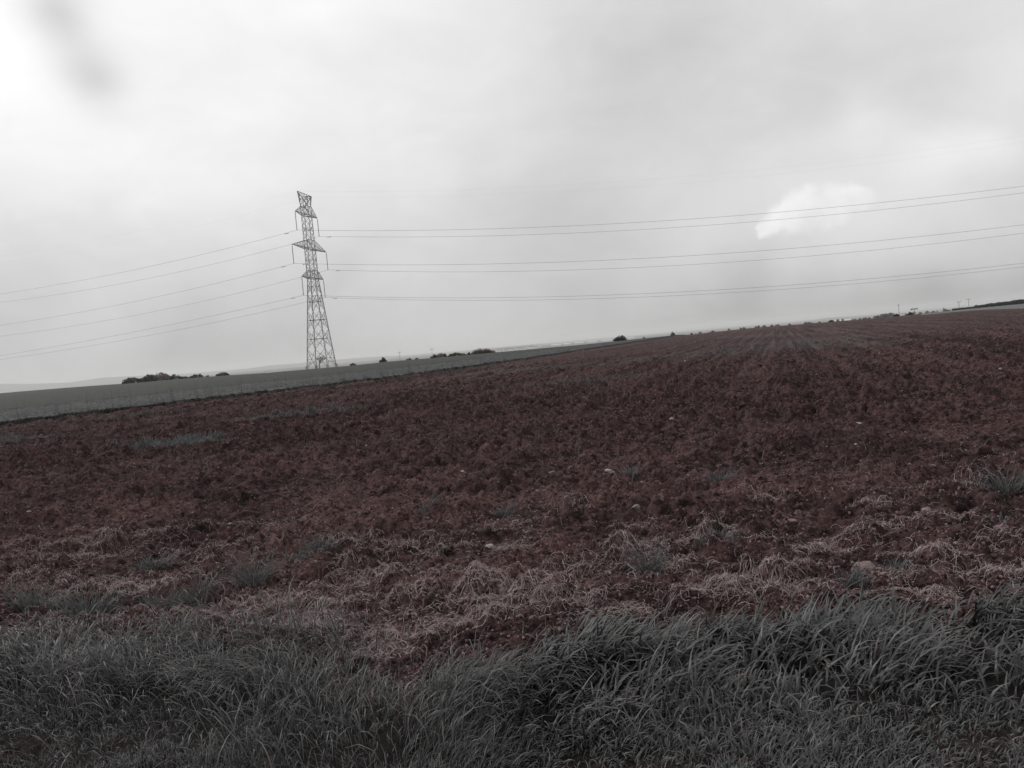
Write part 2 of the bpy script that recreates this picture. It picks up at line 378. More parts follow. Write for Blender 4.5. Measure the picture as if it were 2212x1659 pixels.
M_bark = flat('bark', (.075, .065, .062), .95, 0, 20)
def leaf_mat(name, d, l):
    m, nt, b = mat(name); c = mix(nt, attr(nt, 'rnd'), d, l); nt.links.new(c, b.inputs['Base Color']); b.inputs['Specular IOR Level'].default_value = .15; return m
M_dark = leaf_mat('dark_leaves', (.024, .026, .025), (.085, .089, .086))
M_grey = leaf_mat('greyish_leaves', (.07, .073, .07), (.13, .135, .13))
M_faint = leaf_mat('faint_leaves', (.11, .113, .11), (.19, .195, .19))
M_red = leaf_mat('reddish_twigs', (.045, .033, .032), (.105, .078, .075))
M_pink = leaf_mat('pale_pink_twigs', (.13, .098, .097), (.24, .19, .19))

# ------------------------------------------------------------------ ground sheet
def azimuths(fine, lo, hi, coarse=2.5):
    a = [lo]
    f_ = np.arange(lo, hi, fine)
    rest = np.linspace(hi, lo + 2 * math.pi, int(math.degrees(2 * math.pi - (hi - lo)) / coarse))[:-1]
    return np.concatenate([f_, rest])
az = azimuths(.0016, math.radians(-41), math.radians(41))
rad = [.25, .6, 1.0, 1.4, 1.8, 2.1]
while rad[-1] < 60: rad.append(rad[-1] * (1.0033 if rad[-1] < 25 else 1.005))
while rad[-1] < 700: rad.append(rad[-1] * 1.015)
while rad[-1] < 30000: rad.append(rad[-1] * 1.06)
rad = np.array(rad)
NA, NR = len(az), len(rad)
RR, AA = np.meshgrid(rad, az, indexing='ij')
X = (RR * np.sin(AA)).ravel(); Y = (RR * np.cos(AA)).ravel(); rr = RR.ravel(); aa = AA.ravel()
aan = (aa + math.pi) % (2 * math.pi) - math.pi
Z = H(X, Y)
dryness = lambda x, y: np.clip((fbm(x * .9, y * .9, 61, 3) - .42) * 4, 0, 1) * (1 - sstep(7, 16, y)) + np.clip((fbm(x * .25, y * .5, 66, 3) - .5) * 3, 0, .8) * (1 - sstep(20, 60, y)) * .6
WP = [(1,1,.01,.01)] and [(370,965,.9,.5),(640,902,1.6,.8),(50,957,1.3,.6),(300,900,2,.8),(1690,742,2.2,9),(1670,725,2.5,22),(1760,735,3,8),(1830,748,2.5,4),(1500,765,2.5,4),(1410,775,2,3),(1230,830,2.5,1.6),(1150,800,4,2),(1330,790,3,2),(1580,760,5,6)]
def weediness(x, y):
    w = np.zeros_like(x)
    for px, py, sx, sy in WP:
        g = gp(px, py); w = np.maximum(w, np.exp(-((x - g[0]) / sx) ** 2 - ((y - g[1]) / sy) ** 2))
    b_ = rowcoord(x, y)
    w = w * (.55 + .8 * vn(b_ / .8, y / 14, 81)) * (.4 + 1.1 * fbm(x * .8, y * .4, 83, 3))
    return np.clip(w * .8, 0, .55)
dry = np.clip(dryness(X, Y), 0, 1)
weed = weediness(X, Y)
verge = 1 - sstep(-.35, .1, Y - yb(X)); verge = np.where(rr > 12, 0, verge * .95) * (1 - .3 * (1 - sstep(-1.15, -.75, Y - yb(X))))  # mask for the painted shade on the soil under the grass
cr = crest(aan)
left = rb(aan)
far = sstep(1.05, 1.25, rr / cr)
far = np.maximum(far, np.where((left < 9000) & (rr > left + 3), .6, 0))
# green strip beyond the ploughed soil, far right
gs = np.array([gp(x_, y_) for x_, y_ in ((1990, 681), (2100, 670.5), (2212, 667))])
ga = np.arctan2(gs[:, 0], gs[:, 1]); gr = np.hypot(gs[:, 0], gs[:, 1])
gstart = np.interp(aan, list(ga) + [1.3], list(gr) + [gr[-1]])
green = np.where(aan > ga[0], sstep(-4, 4, rr - gstart), 0)
idx = np.arange(NR * NA).reshape(NR, NA)
i0 = idx[:-1]; i1 = idx[1:]
F = np.stack([i0, np.roll(i0, -1, 1), np.roll(i1, -1, 1), i1], -1).reshape(-1, 4)[:, ::-1]
cidx = len(X)
V = np.stack([X, Y, Z], 1); V = np.vstack([V, [0, 0, 0]])
Ft = np.stack([np.roll(idx[0], -1), idx[0], np.full(NA, cidx)], 1)[:, ::-1]
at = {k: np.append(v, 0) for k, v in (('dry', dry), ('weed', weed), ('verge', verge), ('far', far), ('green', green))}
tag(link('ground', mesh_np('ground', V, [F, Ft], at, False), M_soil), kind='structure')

# ------------------------------------------------------------------ far hills
def hills():
    prof = [(-700,800),(-200,831),(0,829),(60,829),(100,828),(150,826),(185,821),(218,816),(267,813),(400,807),(480,801),(536,796),(579,790),(652,784),(735,776),(820,770),(890,767),(968,761),(1060,752.5),(1150,744),(1300,735)]
    prof2 = [(1700,700),(1790,686),(1850,683),(1900,680),(1990,672),(2100,664),(2300,650),(2800,600)]
    V = []; Fq = []
    for pr, R_ in ((prof, 8000.0), (prof2, 7000.0)):
        xs = np.linspace(pr[0][0], pr[-1][0], 160); ys = np.interp(xs, [p[0] for p in pr], [p[1] for p in pr])
        rows = []
        for j, (dr, hf) in enumerate(((-1500, 0), (-900, .25), (-400, .7), (0, 1), (500, .85), (1400, .3), (2400, 0))):
            row = []
            for x_, y_ in zip(xs, ys):
                d = ray(x_, y_); e = d[2] / np.hypot(d[0], d[1]); top = 1.6 + e * R_
                p = azr(x_, y_, R_ + dr); z = -19 + (max(top, -17) + 19) * hf + 2.0 * (vn(np.array(x_ * .03), np.array(j * .7), 3) - .5) * hf
                row.append((p[0], p[1], z))
            rows.append(row)
        base = len(V); n = len(xs)
        for r_ in rows: V += r_
        for j in range(len(rows) - 1):
            for i in range(n - 1):
                a_ = base + j * n + i; Fq.append((a_, a_ + 1, a_ + n + 1, a_ + n))
    tag(link('hills', mesh_np('hills', np.array(V), np.array(Fq), None, True), M_hill), kind='structure')
hills()

# ------------------------------------------------------------------ crop field
def crop():
    a_ = np.concatenate([np.arange(math.radians(-75), math.radians(-34), .004), np.arange(math.radians(-34), math.radians(15.5), .0011)])
    r0 = rb(a_) + 1.4 * (fbm(a_ * 130, a_ * 0, 3, 4) - .5) * 2
    k = 1.0; ks = [0, 0, .004, .009]
    while ks[-1] < 2.6: ks.append(ks[-1] + .0028 + .004 * ks[-1])
    rings = []
    KK, A2 = np.meshgrid(np.array(ks), a_, indexing='ij'); R2 = r0[None, :] * np.exp(KK)
    cap = (crest(A2) + 45); R2 = np.minimum(R2, np.maximum(cap, r0[None, :] * 1.01) + KK)
    x = R2 * np.sin(A2); y = R2 * np.cos(A2)
    hgt = .26 + .05 * (fbm(x * .5, y * .5, 91, 3) - .5) + .07 * (fbm(x * 3, y * 3, 95, 3) - .5) + .05 * rng.random(x.shape)
    hgt *= sstep(0, .012, KK) * .15 + .85
    hgt = hgt * (1 - .8 * sstep(.72, .92, R2 / np.maximum(crest(A2), 1)) * (sstep(math.radians(-21), math.radians(-16.5), A2) * (1 - sstep(math.radians(-11.5), math.radians(-8), A2))))
    z = big(x, y) + hgt; z[0] = big(x[0], y[0]) - .05
    n = len(a_); idx = np.arange(x.size).reshape(x.shape)
    Fq = np.stack([idx[:-1, :-1], idx[:-1, 1:], idx[1:, 1:], idx[1:, :-1]], -1).reshape(-1, 4)[:, ::-1]
    lim = 1.5 + .15 * (fbm(A2 * 40, KK * 3, 12, 3) - .5)
    light = 1 - sstep(-.08, .08, np.exp(KK) - lim)
    edge = (KK < .008) * .95 * (1 - sstep(math.radians(-27), math.radians(-15), A2))  # mask of the painted shade on the crop flank, fading to the right
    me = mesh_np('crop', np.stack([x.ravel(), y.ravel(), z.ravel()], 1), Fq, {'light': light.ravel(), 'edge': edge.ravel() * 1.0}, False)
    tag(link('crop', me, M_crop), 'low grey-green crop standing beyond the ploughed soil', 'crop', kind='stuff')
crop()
def crop_plants():
    n = 110000; a_ = rng.uniform(math.radians(-36), math.radians(13), n); r0 = rb(a_); r_ = r0 * (1.0 + .62 * rng.random(n) ** 1.2)
    x = r_ * np.sin(a_); y = r_ * np.cos(a_); k = (rng.random(n) < .05 + 1.5 * (fbm(x * .35, y * .35, 16, 3) - .2)) & (r_ < crest(a_)); x, y, r_ = x[k], y[k], r_[k]; n = len(x)
    V, F, A = blades(np.stack([x, y, big(x, y) + .16 + 0 * x], 1), rng.uniform(0, 6.28, n), rng.uniform(.10, .26, n), rng.uniform(.010, .028, n) * (r_ / 50) , np.abs(rng.normal(.3, .3, n)), np.abs(rng.normal(1.2, .6, n)), 2, 79)
    tag(link('crop_plants', mesh_np('crop_plants', V, F, A, True), M_cropb), 'speckled leafy tops of the near strip of the crop', 'crop', kind='stuff')
def crop_edge():
    n = 7000; a_ = rng.uniform(math.radians(-36), math.radians(12), n); q = rng.exponential(.5, n) - .35; r_ = rb(a_) + q
    x = r_ * np.sin(a_); y = r_ * np.cos(a_)
    k = rng.random(n) < .25 + .9 * fbm(x * .4, y * .4, 15, 3); x, y, q = x[k], y[k], q[k]; n = len(x)
    V, F, A = blades(np.stack([x, y, H(x, y) - .02 + .1 * (q > .2)], 1), rng.uniform(0, 6.28, n), rng.uniform(.06, .24, n), rng.uniform(.012, .035, n), np.abs(rng.normal(.3, .3, n)), np.abs(rng.normal(.8, .4, n)), 3, 78)
    tag(link('field_margin_grass', mesh_np('field_margin_grass', V, F, A, True), M_cropb), 'ragged grassy fringe between the crop and the ploughed soil', 'grass', kind='stuff')

# ------------------------------------------------------------------ blades
def blades(P, lean, L, Wd, th0, kap, S=4, seed=1, tipw=.12):
    """P (n,3) bases, lean azimuth, length, width, start angle from vertical, bending; returns V,F,attrs"""
    n = len(P); r_ = np.random.default_rng(seed)
    pos = P.copy(); th = th0.copy(); az_ = lean.copy(); tw = r_.uniform(-1.2, 1.2, n)
    vs_ = []; 
    for s in range(S + 1):
        t = s / S
        w = Wd * (1 - t ** 2.2 * (1 - tipw)) * (.7 + .6 * min(t * 3, 1)) / 1.3
        wd = np.stack([np.cos(az_ + tw * .5), -np.sin(az_ + tw * .5), .25 * np.sin(tw)], 1) * (w / 2)[:, None]
        vs_.append(pos - wd); vs_.append(pos + wd)
        st = L / S
        pos = pos + np.stack([np.sin(th) * np.sin(az_) * st, np.sin(th) * np.cos(az_) * st, np.cos(th) * st], 1)
        th = th + kap / S; az_ = az_ + r_.normal(0, .12, n)
    V = np.stack(vs_, 1).reshape(-1, 3); m = 2 * (S + 1)
    b0 = np.arange(n)[:, None] * m
    F = np.stack([np.stack([b0[:, 0] + 2 * s, b0[:, 0] + 2 * s + 1, b0[:, 0] + 2 * s + 3, b0[:, 0] + 2 * s + 2], 1) for s in range(S)], 1).reshape(-1, 4)
    rnd = np.repeat(r_.random(n), m); tt = np.tile(np.repeat(np.arange(S + 1) / S, 2), n)
    return V, F, {'rnd': rnd, 'tt': tt}

def verge_grass():
    N = 270000
    x = rng.uniform(-4.6, 4.6, N); y = rng.uniform(2.1, 5.2, N)
    edge = yb(x) + (.09 + .16 * sstep(-.3, -1.2, x)) * np.abs(rng.standard_normal(N)) ** 1.5 * np.sign(rng.standard_normal(N)) + .35 * np.clip(fbm(x * 4, y * 4, 29, 2) - .5, 0, 1) * sstep(-.3, -1.2, x)
    d = edge - y                                    # distance in from the field
    keep = d > 0
    clump = fbm(x * 3.2, y * 3.2, 21, 3)
    rt_ = sstep(-.25, .35, x); fr_ = sstep(.6, 1.0, d)
    dens = (.08 + 1.45 * clump ** 1.5) * (1 - .74 * rt_ * (1 - fr_) * sstep(.06, .2, d)) * (1 + .9 * fr_)
    dens *= 1 - .85 * (1 - rt_) * np.exp(-((d - .62 - .1 * np.sin(x * 5)) / .15) ** 2) * (x > -3.4) * (x < -.9)
    dens *= 1 - .55 * np.clip((fbm(x * 2.3 + 9, y * 2.3, 37, 2) - .60) * 8, 0, 1) * fr_
    keep &= rng.random(N) < dens
    x, y, d, clump = x[keep], y[keep], d[keep], clump[keep]; n = len(x)
    rt = sstep(-.25, .35, x)                        # right part: tall clump
    front = sstep(.5, .95, d + .25 * (fbm(x * 1.7, y * 1.7, 27, 2) - .5))  # towards the camera it is shorter
    tall_r = .245 * (1 - front) + .08 * front
    band = np.exp(-((d - .22) / .2) ** 2)
    tall_l = .075 + .17 * band * sstep(-3.9, -2.6, x) + .07 * np.exp(-((x + 1.0) / .5) ** 2 - ((d - .5) / .35) ** 2)
    L = (tall_r * rt + tall_l * (1 - rt)) * (.4 + 1.1 * clump) * rng.uniform(.45, 1.3, n)
    L *= .75 + .25 * sstep(0, .15, d)
    Wd = (.0036 + .0090 * rt * (1 - .68 * front) + .0012 * band * (1 - rt)) * rng.uniform(.6, 1.4, n)
    flow = 1.25 * (1 - rt) * (-1) ** 0 + 0
    mean = -.7 + 1.9 * sstep(-1.8, .9, x) + 3.4 * (fbm(x * 1.3, y * 1.3, 33, 2) - .5)
    lean = mean + rng.normal(0, .75, n) * (1 + .6 * front)
    th0 = np.abs(rng.normal(.38, .25, n)); kap = np.abs(rng.normal(1.35, .7, n)) + .45 * rt * (1 - front) + .9 * band * (1 - rt)
    z = H(x, y) - .01
    bank = .08 * np.exp(-((d - .3) / .2) ** 2) * (1 - rt)
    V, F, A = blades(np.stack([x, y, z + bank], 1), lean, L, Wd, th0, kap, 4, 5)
    A['rnd'] = np.clip(A['rnd'] ** np.repeat(1 + 1.0 * rt * (1 - front) + .3, 10), 0, 1)  # darker blades in the tall right clump: its shadow zone put into the colour
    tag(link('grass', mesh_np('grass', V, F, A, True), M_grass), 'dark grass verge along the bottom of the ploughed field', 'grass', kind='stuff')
verge_grass()
crop_edge()
crop_plants()

# ------------------------------------------------------------------ dry straw lying on the soil
def strands(x, y, ang, L, W, arch, seed, S=5, curl=1.0):
    r_ = np.random.default_rng(seed); n = len(x)
    px = x.copy(); py = y.copy(); a_ = ang.copy(); cu = r_.normal(0, .45, n)
    PX = []; PY = []; AN = []
    for s in range(S + 1):
        PX.append(px.copy()); PY.append(py.copy()); AN.append(a_.copy())
        px = px + np.cos(a_) * L / S; py = py + np.sin(a_) * L / S; a_ = a_ + cu / S * 2 + r_.normal(0, .25, n)
    PX = np.array(PX); PY = np.array(PY); AN = np.array(AN)
    Hh = H(PX.ravel(), PY.ravel()).reshape(PX.shape)
    base = .82 * Hh + .18 * Hh.max(0)[None, :]
    t = np.linspace(0, 1, S + 1)[:, None]
    Zc = base + .004 + arch[None, :] * np.sin(np.pi * t) + r_.uniform(0, .012, n)[None, :]
    tilt = r_.uniform(-.9, .9, n)
    w = W[None, :] * (1 - .5 * t) / 2
    ox = -np.sin(AN) * w * np.cos(tilt); oy = np.cos(AN) * w * np.cos(tilt); oz = w * np.sin(tilt) + 0 * ox
    A_ = np.stack([PX - ox, PY - oy, Zc - oz], -1); B_ = np.stack([PX + ox, PY + oy, Zc + oz], -1)
    V = np.stack([A_, B_], 2).transpose(1, 0, 2, 3).reshape(-1, 3); m = 2 * (S + 1)
    b0 = np.arange(n) * m
    F = np.stack([np.stack([b0 + 2 * s, b0 + 2 * s + 1, b0 + 2 * s + 3, b0 + 2 * s + 2], 1) for s in range(S)], 1).reshape(-1, 4)
    return V, F, {'rnd': np.repeat(r_.random(n), m), 'tt': np.tile(np.repeat(np.linspace(0, 1, S + 1), 2), n)}
def straw():
    N = 170000
    y = 3.6 + rng.random(N) ** 1.9 * 17; x = rng.uniform(-1, 1, N) * (y * .85 + .6)
    d = y - yb(x)
    pr = np.clip((fbm(x * 1.1, y * 1.5, 61, 3) - .44) * 3.6, .06, 1) * (1 - .9 * sstep(1.0, 5.5, d)) * (d > -.15)
    pr *= np.clip((fbm(x * 4, y * 7, 64, 2) - .43) * 5, .07, 1.2)
    k = rng.random(N) < pr
    x, y = x[k], y[k]
    xs = [x]; ys = [y]; ls = [rng.uniform(.02, .085, len(x))]; ar = [rng.uniform(0, .018, len(x))]
    an = [rng.uniform(0, 2 * math.pi, len(x))]
    CL = [(120,1215,90,400),(200,1265,100,450),(60,1255,80,350),(480,1215,80,300),(540,1180,70,250),(640,1290,80,400),(720,1310,80,400),(900,1300,80,300),(300,1165,90,300),(870,1180,60,200),(760,1240,70,250),(980,1360,70,300),(1105,1190,45,300),(1030,1270,45,420),(1080,1290,110,900),(1190,1300,60,500),(1060,1330,40,300),(660,1345,70,700),(690,1360,50,400),(800,1262,60,300),(240,1195,90,350),(280,1280,110,900),(330,1268,60,400),(1380,1192,60,300),
          (1600,1255,70,450),(1700,1268,60,350),(2010,1208,60,450),(2010,1290,45,450),(1780,1190,60,300),(1540,1140,40,200),(2110,1052,45,220),(1890,1098,25,140),(1660,1080,50,200),(1900,1140,50,250),(1370,1143,50,220),(760,1172,60,300),
          (960,1192,60,260),(1340,1212,80,300),(2160,1240,60,400),(1960,1240,60,280),(1600,1295,70,300),(1300,1330,70,300),(850,1390,60,350),(800,1420,70,350),(90,1310,60,250),(60,1190,90,300),(180,1170,70,250),(400,1215,60,250),(1200,1250,90,320),
          (1450,1240,80,300),(1500,1280,90,350),(1860,1170,80,220),(1700,1230,60,200),(950,1240,90,250),(560,1320,120,500),(400,1340,120,500),(150,1360,120,350),(450,1150,80,200),(620,1130,80,200),(1100,1140,90,240),(1250,1100,60,160),(1500,1170,60,200),(2050,1130,60,200),(2150,1180,70,200)]
    for px, py, w, n in CL:
        g = gp(px, py); s = w * PS / FPX * np.hypot(*g)
        n = int(n * .85)
        cxs = rng.normal(0, 1, n); cys = rng.normal(0, 1, n)
        xs.append(g[0] + cxs * s * .66); ys.append(g[1] + cys * s * .34)
        ls.append(rng.uniform(.02, .11, n)); ar.append(np.abs(rng.normal(.008, .010, n)))
        main = rng.uniform(-.6, .6); an.append(main + rng.normal(0, .8, n) + math.pi * rng.integers(0, 2, n))
    x = np.concatenate(xs); y = np.concatenate(ys); n = len(x)
    V, F, A = strands(x, y, np.concatenate(an), np.concatenate(ls), rng.uniform(.0014, .0036, n), np.concatenate(ar), 9)
    tag(link('straw', mesh_np('straw', V, F, A, True), M_straw), 'pale dry straw scattered over the near edge of the ploughed soil', 'straw', kind='stuff')
straw()

# ------------------------------------------------------------------ loose clods
def ico(sub):
    import bmesh
    bm = bmesh.new(); bmesh.ops.create_icosphere(bm, subdivisions=sub, radius=1)
    v = np.array([q.co[:] for q in bm.verts]); f = np.array([[q.index for q in g.verts] for g in bm.faces]); bm.free()
    return v, f
IV, IF = ico(2); IV3, IF3 = ico(3)
def lumpy(v, seed, amt=.3, fr=1.6):
    r_ = np.random.default_rng(seed); o = v.copy()
    for k in range(6):
        d = r_.normal(0, 1, 3); d /= np.linalg.norm(d); c_ = r_.uniform(.35, .8)
        t = o @ d; o = o - np.clip(t - c_, 0, None)[:, None] * d * .85       # knock flat facets off
    ph = r_.uniform(0, 6, 3)
    n = np.sin(v[:, 0] * 3 * fr + ph[0]) * np.sin(v[:, 1] * 3 * fr + ph[1]) * np.sin(v[:, 2] * 3 * fr + ph[2])
    return o * (1 + amt * n)[:, None] * (1 + .08 * r_.standard_normal(len(v)))[:, None]
def clods():
    N = 14000
    y = 4.0 + rng.random(N) ** 1.6 * 26; x = rng.uniform(-1, 1, N) * (y * .8 + .5)
    k = (y > yb(x) + .1) & (rng.random(N) < .25 + fbm(x * .8, y * .8, 71, 2)); x, y = x[k], y[k]; n = len(x)
    s = .008 + .026 * rng.random(n) ** 3
    T_ = [lumpy(IV, 40 + i) for i in range(8)]; Vs = []
    ids = rng.integers(0, 8, n); ro = rng.uniform(0, 6.28, n); c_, s_ = np.cos(ro), np.sin(ro)
    z = H(x, y) + s * .1
    allT = np.stack(T_)[ids]
    vx = (allT[:, :, 0] * c_[:, None] - allT[:, :, 1] * s_[:, None]) * s[:, None] + x[:, None]
    vy = (allT[:, :, 0] * s_[:, None] + allT[:, :, 1] * c_[:, None]) * s[:, None] + y[:, None]
    vz = allT[:, :, 2] * s[:, None] * .75 + z[:, None]
    V = np.stack([vx, vy, vz], -1).reshape(-1, 3)
    F = (IF[None] + (np.arange(n) * len(IV))[:, None, None]).reshape(-1, 3)
    dr = np.repeat(np.clip(dryness(x, y), 0, 1), len(IV))
    tag(link('soil_clods', mesh_np('soil_clods', V, F, {'dry': dr}, False), M_clod), 'loose crumbled clods of reddish brown soil', 'soil', kind='stuff')
clods()
def crumbs():
    v1, f1 = ico(1); N = 190000
    y = 3.7 + rng.random(N) ** 2.0 * 34; x = rng.uniform(-1, 1, N) * (y * .76 + .5)
    k = (y > yb(x) + .05) & (rng.random(N) < .15 + 1.1 * fbm(x * 1.6, y * 1.6, 171, 3)); x, y = x[k], y[k]; n = len(x)
    s = (.0045 + .011 * rng.random(n) ** 2.5) * (1 + sstep(8, 30, y)); T_ = [lumpy(v1, 80 + i, .25) for i in range(12)]
    al = np.stack(T_)[rng.integers(0, 12, n)] * rng.uniform(.6, 1.2, (n, 1, 3)); ro = rng.uniform(0, 6.28, n); c_, s_ = np.cos(ro)[:, None], np.sin(ro)[:, None]
    V = np.stack([(al[:, :, 0] * c_ - al[:, :, 1] * s_) * s[:, None] + x[:, None], (al[:, :, 0] * s_ + al[:, :, 1] * c_) * s[:, None] + y[:, None], al[:, :, 2] * s[:, None] + (H(x, y) + s * .3)[:, None]], -1).reshape(-1, 3)
    F = (f1[None] + (np.arange(n) * len(v1))[:, None, None]).reshape(-1, 3)
    tag(link('soil_crumbs', mesh_np('soil_crumbs', V, F, {'rnd': np.repeat(rng.random(n) ** 2.6, len(v1))}, False), M_crumb), 'fine crumbs of broken soil between the clods', 'soil', kind='stuff')
crumbs()

# ------------------------------------------------------------------ stones
STN = [  # px, py, width px, height ratio, material, label
 (1317,1031,25,.62,0,'large whitish stone, the brightest in the middle of the field'),
 (1236,1031,18,.55,0,'flat pale grey stone left of the large whitish stone'),
 (1190,1022,22,.6,1,'dull grey rounded stone lying left of the two pale stones'),
 (1057,1192,18,.6,0,'small white stone left of the straw tuft in the middle foreground'),
 (1868,1231,42,.45,2,'big rounded tan stone near the verge on the right'),
 (884,1040,15,.5,0,'pale flat stone alone left of the field centre'),
 (1000,1018,14,.45,0,'narrow pale stone between field centre and the flat lone stone'),
 (1453,926,13,.6,0,'small pale stone upslope right of the field centre'),
 (1281,917,15,.6,2,'tan rounded stone upslope of the large whitish stone'),
 (1343,904,12,.35,2,'thin flat stone upslope beside the tan rounded stone'),
 (1712,1138,19,.7,2,'rounded brownish stone beside a straw heap right of centre'),
 (1568,1262,17,1.0,2,'upright light brown stone just behind the tall grass tip'),
 (1243,1380,9,1.1,2,'tiny oval brown stone by the left end of the tall grass'),
 (1619,874,8,.8,0,'tiny pale stone far up the furrows'),
 (1852,926,18,.3,0,'long thin pale stone on the right slope'),
 (1850,981,8,.8,0,'tiny bright white stone on the right slope'),
 (2161,807,7,.9,0,'tiny white stone near the right edge far up the field'),
 (1527,785,7,1.3,0,'white speck of a stone standing far up the field'),
 (1480,787,6,.8,0,'white speck of a stone left of the standing one far up'),
 (1386,1051,8,.8,0,'tiny pale stone below right of the large whitish stone'),
 (1319,1159,12,.6,2,'small tan stone amid straw left of the long straw wisp'),
 (1139,1157,11,.6,2,'small tan stone above the middle straw tuft'),
 (1453,1119,9,.7,2,'small round tan stone in the right centre soil'),
 (1164,1070,22,.7,2,'reddish peaked stone left of centre soil'),
 (1377,1110,26,.55,1,'greyish broad stone half sunk under straw'),
 (2151,1169,22,.4,2,'low tan stone near the right edge above the verge'),
 (2003,1118,20,.5,2,'low brownish stone on the right in cloddy soil'),
 (65,1127,11,.5,0,'small white stone near the left edge of the soil'),
 (497,1138,10,.6,0,'small white stone left of centre soil'),
 (792,977,8,.5,0,'tiny pale stone upslope left of centre'),
 (1968,1183,12,.5,1,'small grey stone upslope of the big tan stone'),
 (1170,1098,12,.55,1,'small dull stone below the reddish peaked stone')]
for i, (px, py, w, hr, mi, lab) in enumerate(STN):
    g = gp(px, py); dist = math.hypot(g[0], g[1], 1.6); hw = w * PS / FPX * dist / 2 * (1.05 if w > 14 else .8)
    v = lumpy(IV3, 300 + i, .10, .9) * np.array([hw, hw * .8, hw * hr * .95])
    v += .03 * hw * np.random.default_rng(i).standard_normal(v.shape)
    me = mesh_np('stone', v, IF3, None, True)
    zz_ = float(H(g[0], g[1])) + hw * hr * (.3 if w > 14 else .6)
    o = link('stone', me, (M_stone, M_stone2, M_stone3)[mi], None, (g[0], g[1], zz_))
    o.rotation_euler = (0, 0, 0 if i in (0, 1) else random.uniform(-.5, .5))
    tag(o, lab, 'stone', 'stones lying on the ploughed soil')

# ------------------------------------------------------------------ weed tufts
TUF = [ # px, py(base), width px, height px, label
 (550,1275,95,75,'largest bushy weed tuft on the left part of the field'),
 (430,1312,85,55,'bushy weed tuft just left of the largest one'),
 (190,1335,130,55,'wide arching weed tuft near the left edge above the verge'),
 (70,1325,90,50,'weed tuft at the far left end above the verge'),
 (335,1240,70,35,'thin weed tuft behind the wide pale straw mat'),
 (345,1318,90,35,'low weed tuft in front of the pale straw mat'),
 (690,1198,75,35,'low sprawling weed tuft left of the white stone'),
 (650,1222,60,25,'small low weed tuft below the sprawling one'),
 (1560,1048,60,30,'angular thin weed tuft in the middle right soil'),
 (2180,1068,85,50,'bluish weed tuft at the right edge of the field'),
 (1850,1268,60,38,'small dark weed tuft beside the big tan stone'),
 (1405,1245,50,65,'upright thin weed tuft behind the tall grass'),
 (1555,1195,90,30,'low spreading weed tuft above the tall grass'),
 (1366,1040,28,26,'tiny weed tuft right of the large whitish stone'),
 (1090,1122,45,26,'faint weed tuft in the centre soil'),
 (2170,1150,50,24,'small weed tuft below the bluish one at the right edge'),
 (1940,1235,40,22,'tiny weed tuft right of the big tan stone'),
 (930,1120,60,24,'faint low weed tuft left of centre'),
 (200,1440,90,40,'weed tuft merging into the verge on the left'),
 (380,1385,70,60,'upright weed tuft between soil and verge on the left')]
for i, (px, py, w, h_, lab) in enumerate(TUF):
    g = gp(px, py); dist = np.hypot(*g); hw = w * PS / FPX * dist / 2; hh = h_ * PS / FPX * dist
    n = int(45 + 1.1 * w); r_ = np.random.default_rng(500 + i)
    q = r_.normal(0, .42, (n, 2)) * [hw, max(hw * .5, .05)]
    x = g[0] + q[:, 0]; y = g[1] + q[:, 1] + .03; z = H(x, y) - .008
    gz = float(H(g[0], g[1]))
    P = np.stack([x - g[0], y - g[1], z - gz], 1)
    lean = np.arctan2(q[:, 0], q[:, 1] * .6) + r_.normal(0, .7, n)
    Lb = hh * r_.uniform(.6, 1.5, n); V, F, A = blades(P, lean, Lb, r_.uniform(.003, .006, n) * (1 + .03 * dist), np.abs(r_.normal(.35, .3, n)), np.abs(r_.normal(1.0, .5, n)), 4, 600 + i)
    tag(link('weed_tuft', mesh_np('weed_tuft', V, F, A, True), M_weed, None, (g[0], g[1], gz)), lab, 'weed', 'weed tufts in the ploughed soil')
def weed_cover():
    xs = []; ys = []
    for px, py, sx, sy, n in [(370,968,.95,.5,1100),(320,974,.7,.35,500),(425,958,.5,.5,1100),(600,908,1.4,.7,600),(690,897,1.3,.8,600),(50,957,1.2,.5,500),(300,905,1.8,.6,300),(1230,832,2,1.2,250),(1690,745,2,8,160),(1760,737,2,6,90),(2060,716,3,4,50),(900,960,5,2,150),(1500,1000,4,2,120),(500,1010,3,1.5,150)]:
        g = gp(px, py); xs.append(g[0] + rng.normal(0, .55, n) * sx); ys.append(g[1] + rng.normal(0, .55, n) * sy)
    x = np.concatenate(xs); y = np.concatenate(ys); n = len(x); r_ = np.hypot(x, y)
    V, F, A = blades(np.stack([x, y, H(x, y) - .01], 1), rng.uniform(0, 6.28, n), rng.uniform(.07, .2, n), .006 + .0005 * r_, np.abs(rng.normal(.4, .3, n)), np.abs(rng.normal(.8, .4, n)), 3, 77)
    tag(link('low_weeds', mesh_np('low_weeds', V, F, A, True), M_weed), 'patches of low greyish weeds on the ploughed soil', 'weeds', kind='stuff')
weed_cover()

